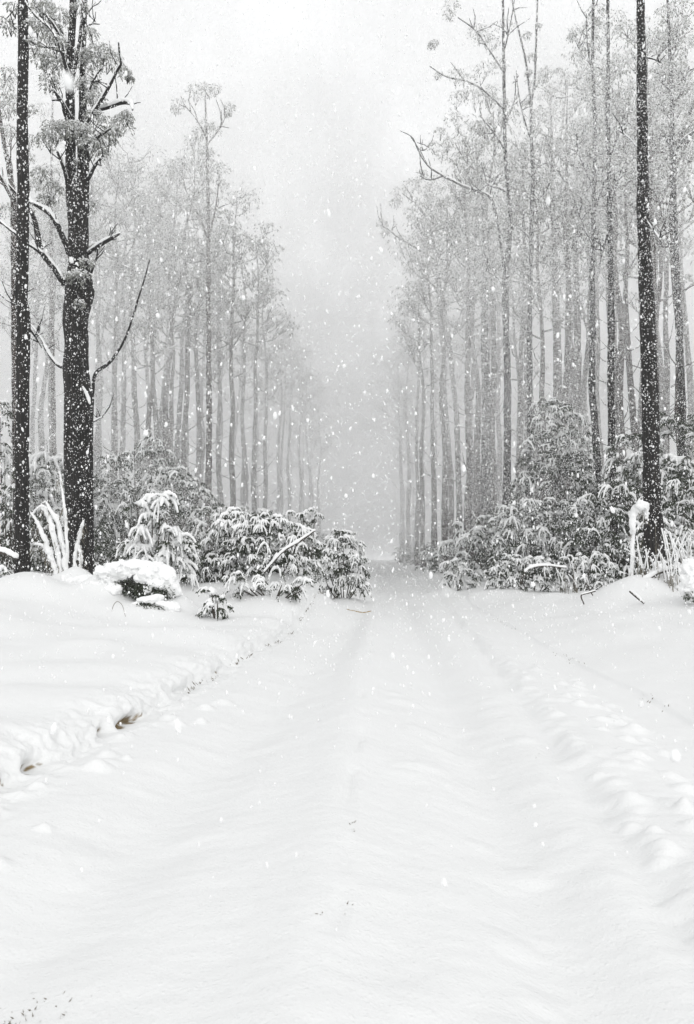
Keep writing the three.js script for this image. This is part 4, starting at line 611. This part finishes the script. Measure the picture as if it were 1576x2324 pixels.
// ------------------------------------------------------------------ falling snow
{
  const rng = rand(2024), g = new THREE.IcosahedronGeometry(0.5, 1), p = g.attributes.position;
  for (let k = 0; k < p.count; k++) { const v = V(p.getX(k), p.getY(k), p.getZ(k)), s = 1 + 0.55 * N3(v.x * 4, v.y * 4, v.z * 4); p.setXYZ(k, v.x * s, v.y * s, v.z * s); }
  g.computeVertexNormals();
  const list = [], m = new THREE.Matrix4(), q = new THREE.Quaternion(), e = new THREE.Euler(), s = V(1, 1, 1), pos = V(0, 0, 0);
  const flake = (d, r) => {
    const x = (rng() * 2 - 1) * (d * 0.56 + 0.6) - d * 0.045, y = 1.6 + d * lerp(-0.7, 0.82, rng()); if (y < -0.05 || y < ground(x, d, false)) return;
    pos.set(x, y, -d);
    e.set((rng() - 0.5) * 0.7, rng() * 6.28, 0.22 + (rng() - 0.5) * 0.6); q.setFromEuler(e); s.set(r * (0.8 + rng() * 0.5), r * (1.5 + rng() * 1.3), r * (0.8 + rng() * 0.5));
    list.push(m.compose(pos, q, s).clone());
  };
  for (let k = 0; k < 118000; k++) {
    const d = 22 * Math.cbrt(rng()); if (d < 0.55) continue;
    if (rng() > (d < 7 ? 0.05 + 0.95 * (d / 7) ** 1.7 : 1)) continue;
    flake(d, 0.0035 + 0.012 * rng() ** 1.6 + 0.008 * rng() ** 6);
  }
  for (let k = 0; k < 6; k++) flake(0.35 + rng() * 0.8, 0.004 + 0.004 * rng());
  const snowfall = (name, geo, label, mat) => {
    const f = new THREE.InstancedMesh(geo, mat, list.length); list.forEach((x, i) => f.setMatrixAt(i, x));
    f.name = name; tag(f, label, 'falling snow', null, 'stuff'); f.castShadow = f.receiveShadow = true; scene.add(f);
    console.log(name, list.length); list.length = 0;
  };
  snowfall('falling_snow', g, 'white snowflakes falling close by, in front of the black trunks', M.snow);
  // farther off the same flakes come by the thousand: each copy is a block of air, 6 m wide, with its flakes
  const far = new MB(), T = [V(0, 0, 0), V(0, 0, 0), V(0, 0, 0), V(0, 0, 0)];
  for (let k = 0; k < 6700; k++) {
    const a = 0.005 + 0.008 * rng() * rng() + 0.002 * rng(), c = V((rng() - 0.5) * 6, (rng() - 0.5) * 6, (rng() - 0.5) * 6), d = rdir(rng), f = rdir(rng).cross(d).normalize(), h = d.clone().cross(f), n = far.n;
    for (const [x, y, z] of [[1, 1, 1], [-1, -1, 1], [-1, 1, -1], [1, -1, -1]]) far.v(c.clone().addScaledVector(d, x * a * 0.8).addScaledVector(f, y * a * 0.8).addScaledVector(h, z * a * 0.8));
    far.i.push(n, n + 1, n + 2, n, n + 3, n + 1, n, n + 2, n + 3, n + 1, n + 3, n + 2);
  }
  const fm = far.build('falling_snow_001', M.flake); scene.remove(fm);
  for (let d = 20; d < 216; d += 6) {
    const w = d * 0.6 + 6, top = Math.min(48, 6 + d * 0.9), n = Math.round(2.8 * (2 * w / 6) * (top / 6));
    for (let k = 0; k < n; k++) { const x = (rng() * 2 - 1) * w - d * 0.045, dd = d + rng() * 6 + 1.5, y = rng() * top + 2; pos.set(x, y + G(x, -dd), -dd); e.set((rng() - 0.5) * 0.3, Math.floor(rng() * 4) * 1.5708 + (rng() - 0.5) * 0.3, (rng() - 0.5) * 0.3 + Math.floor(rng() * 2) * Math.PI); q.setFromEuler(e); s.set(1, 1, 1); list.push(m.compose(pos, q, s).clone()); }
  }
  snowfall('falling_snow_001', fm.geometry, 'dense veil of snowflakes falling in front of the forest and the gap', M.flake);
}
let tris = 0; scene.traverse((o) => { if (o.isMesh && !o.isInstancedMesh) tris += (o.geometry.index ? o.geometry.index.count : o.geometry.attributes.position.count) / 3; });
console.log('triangles', Math.round(tris), 'top', scene.children.length);
renderer.render(scene, camera);
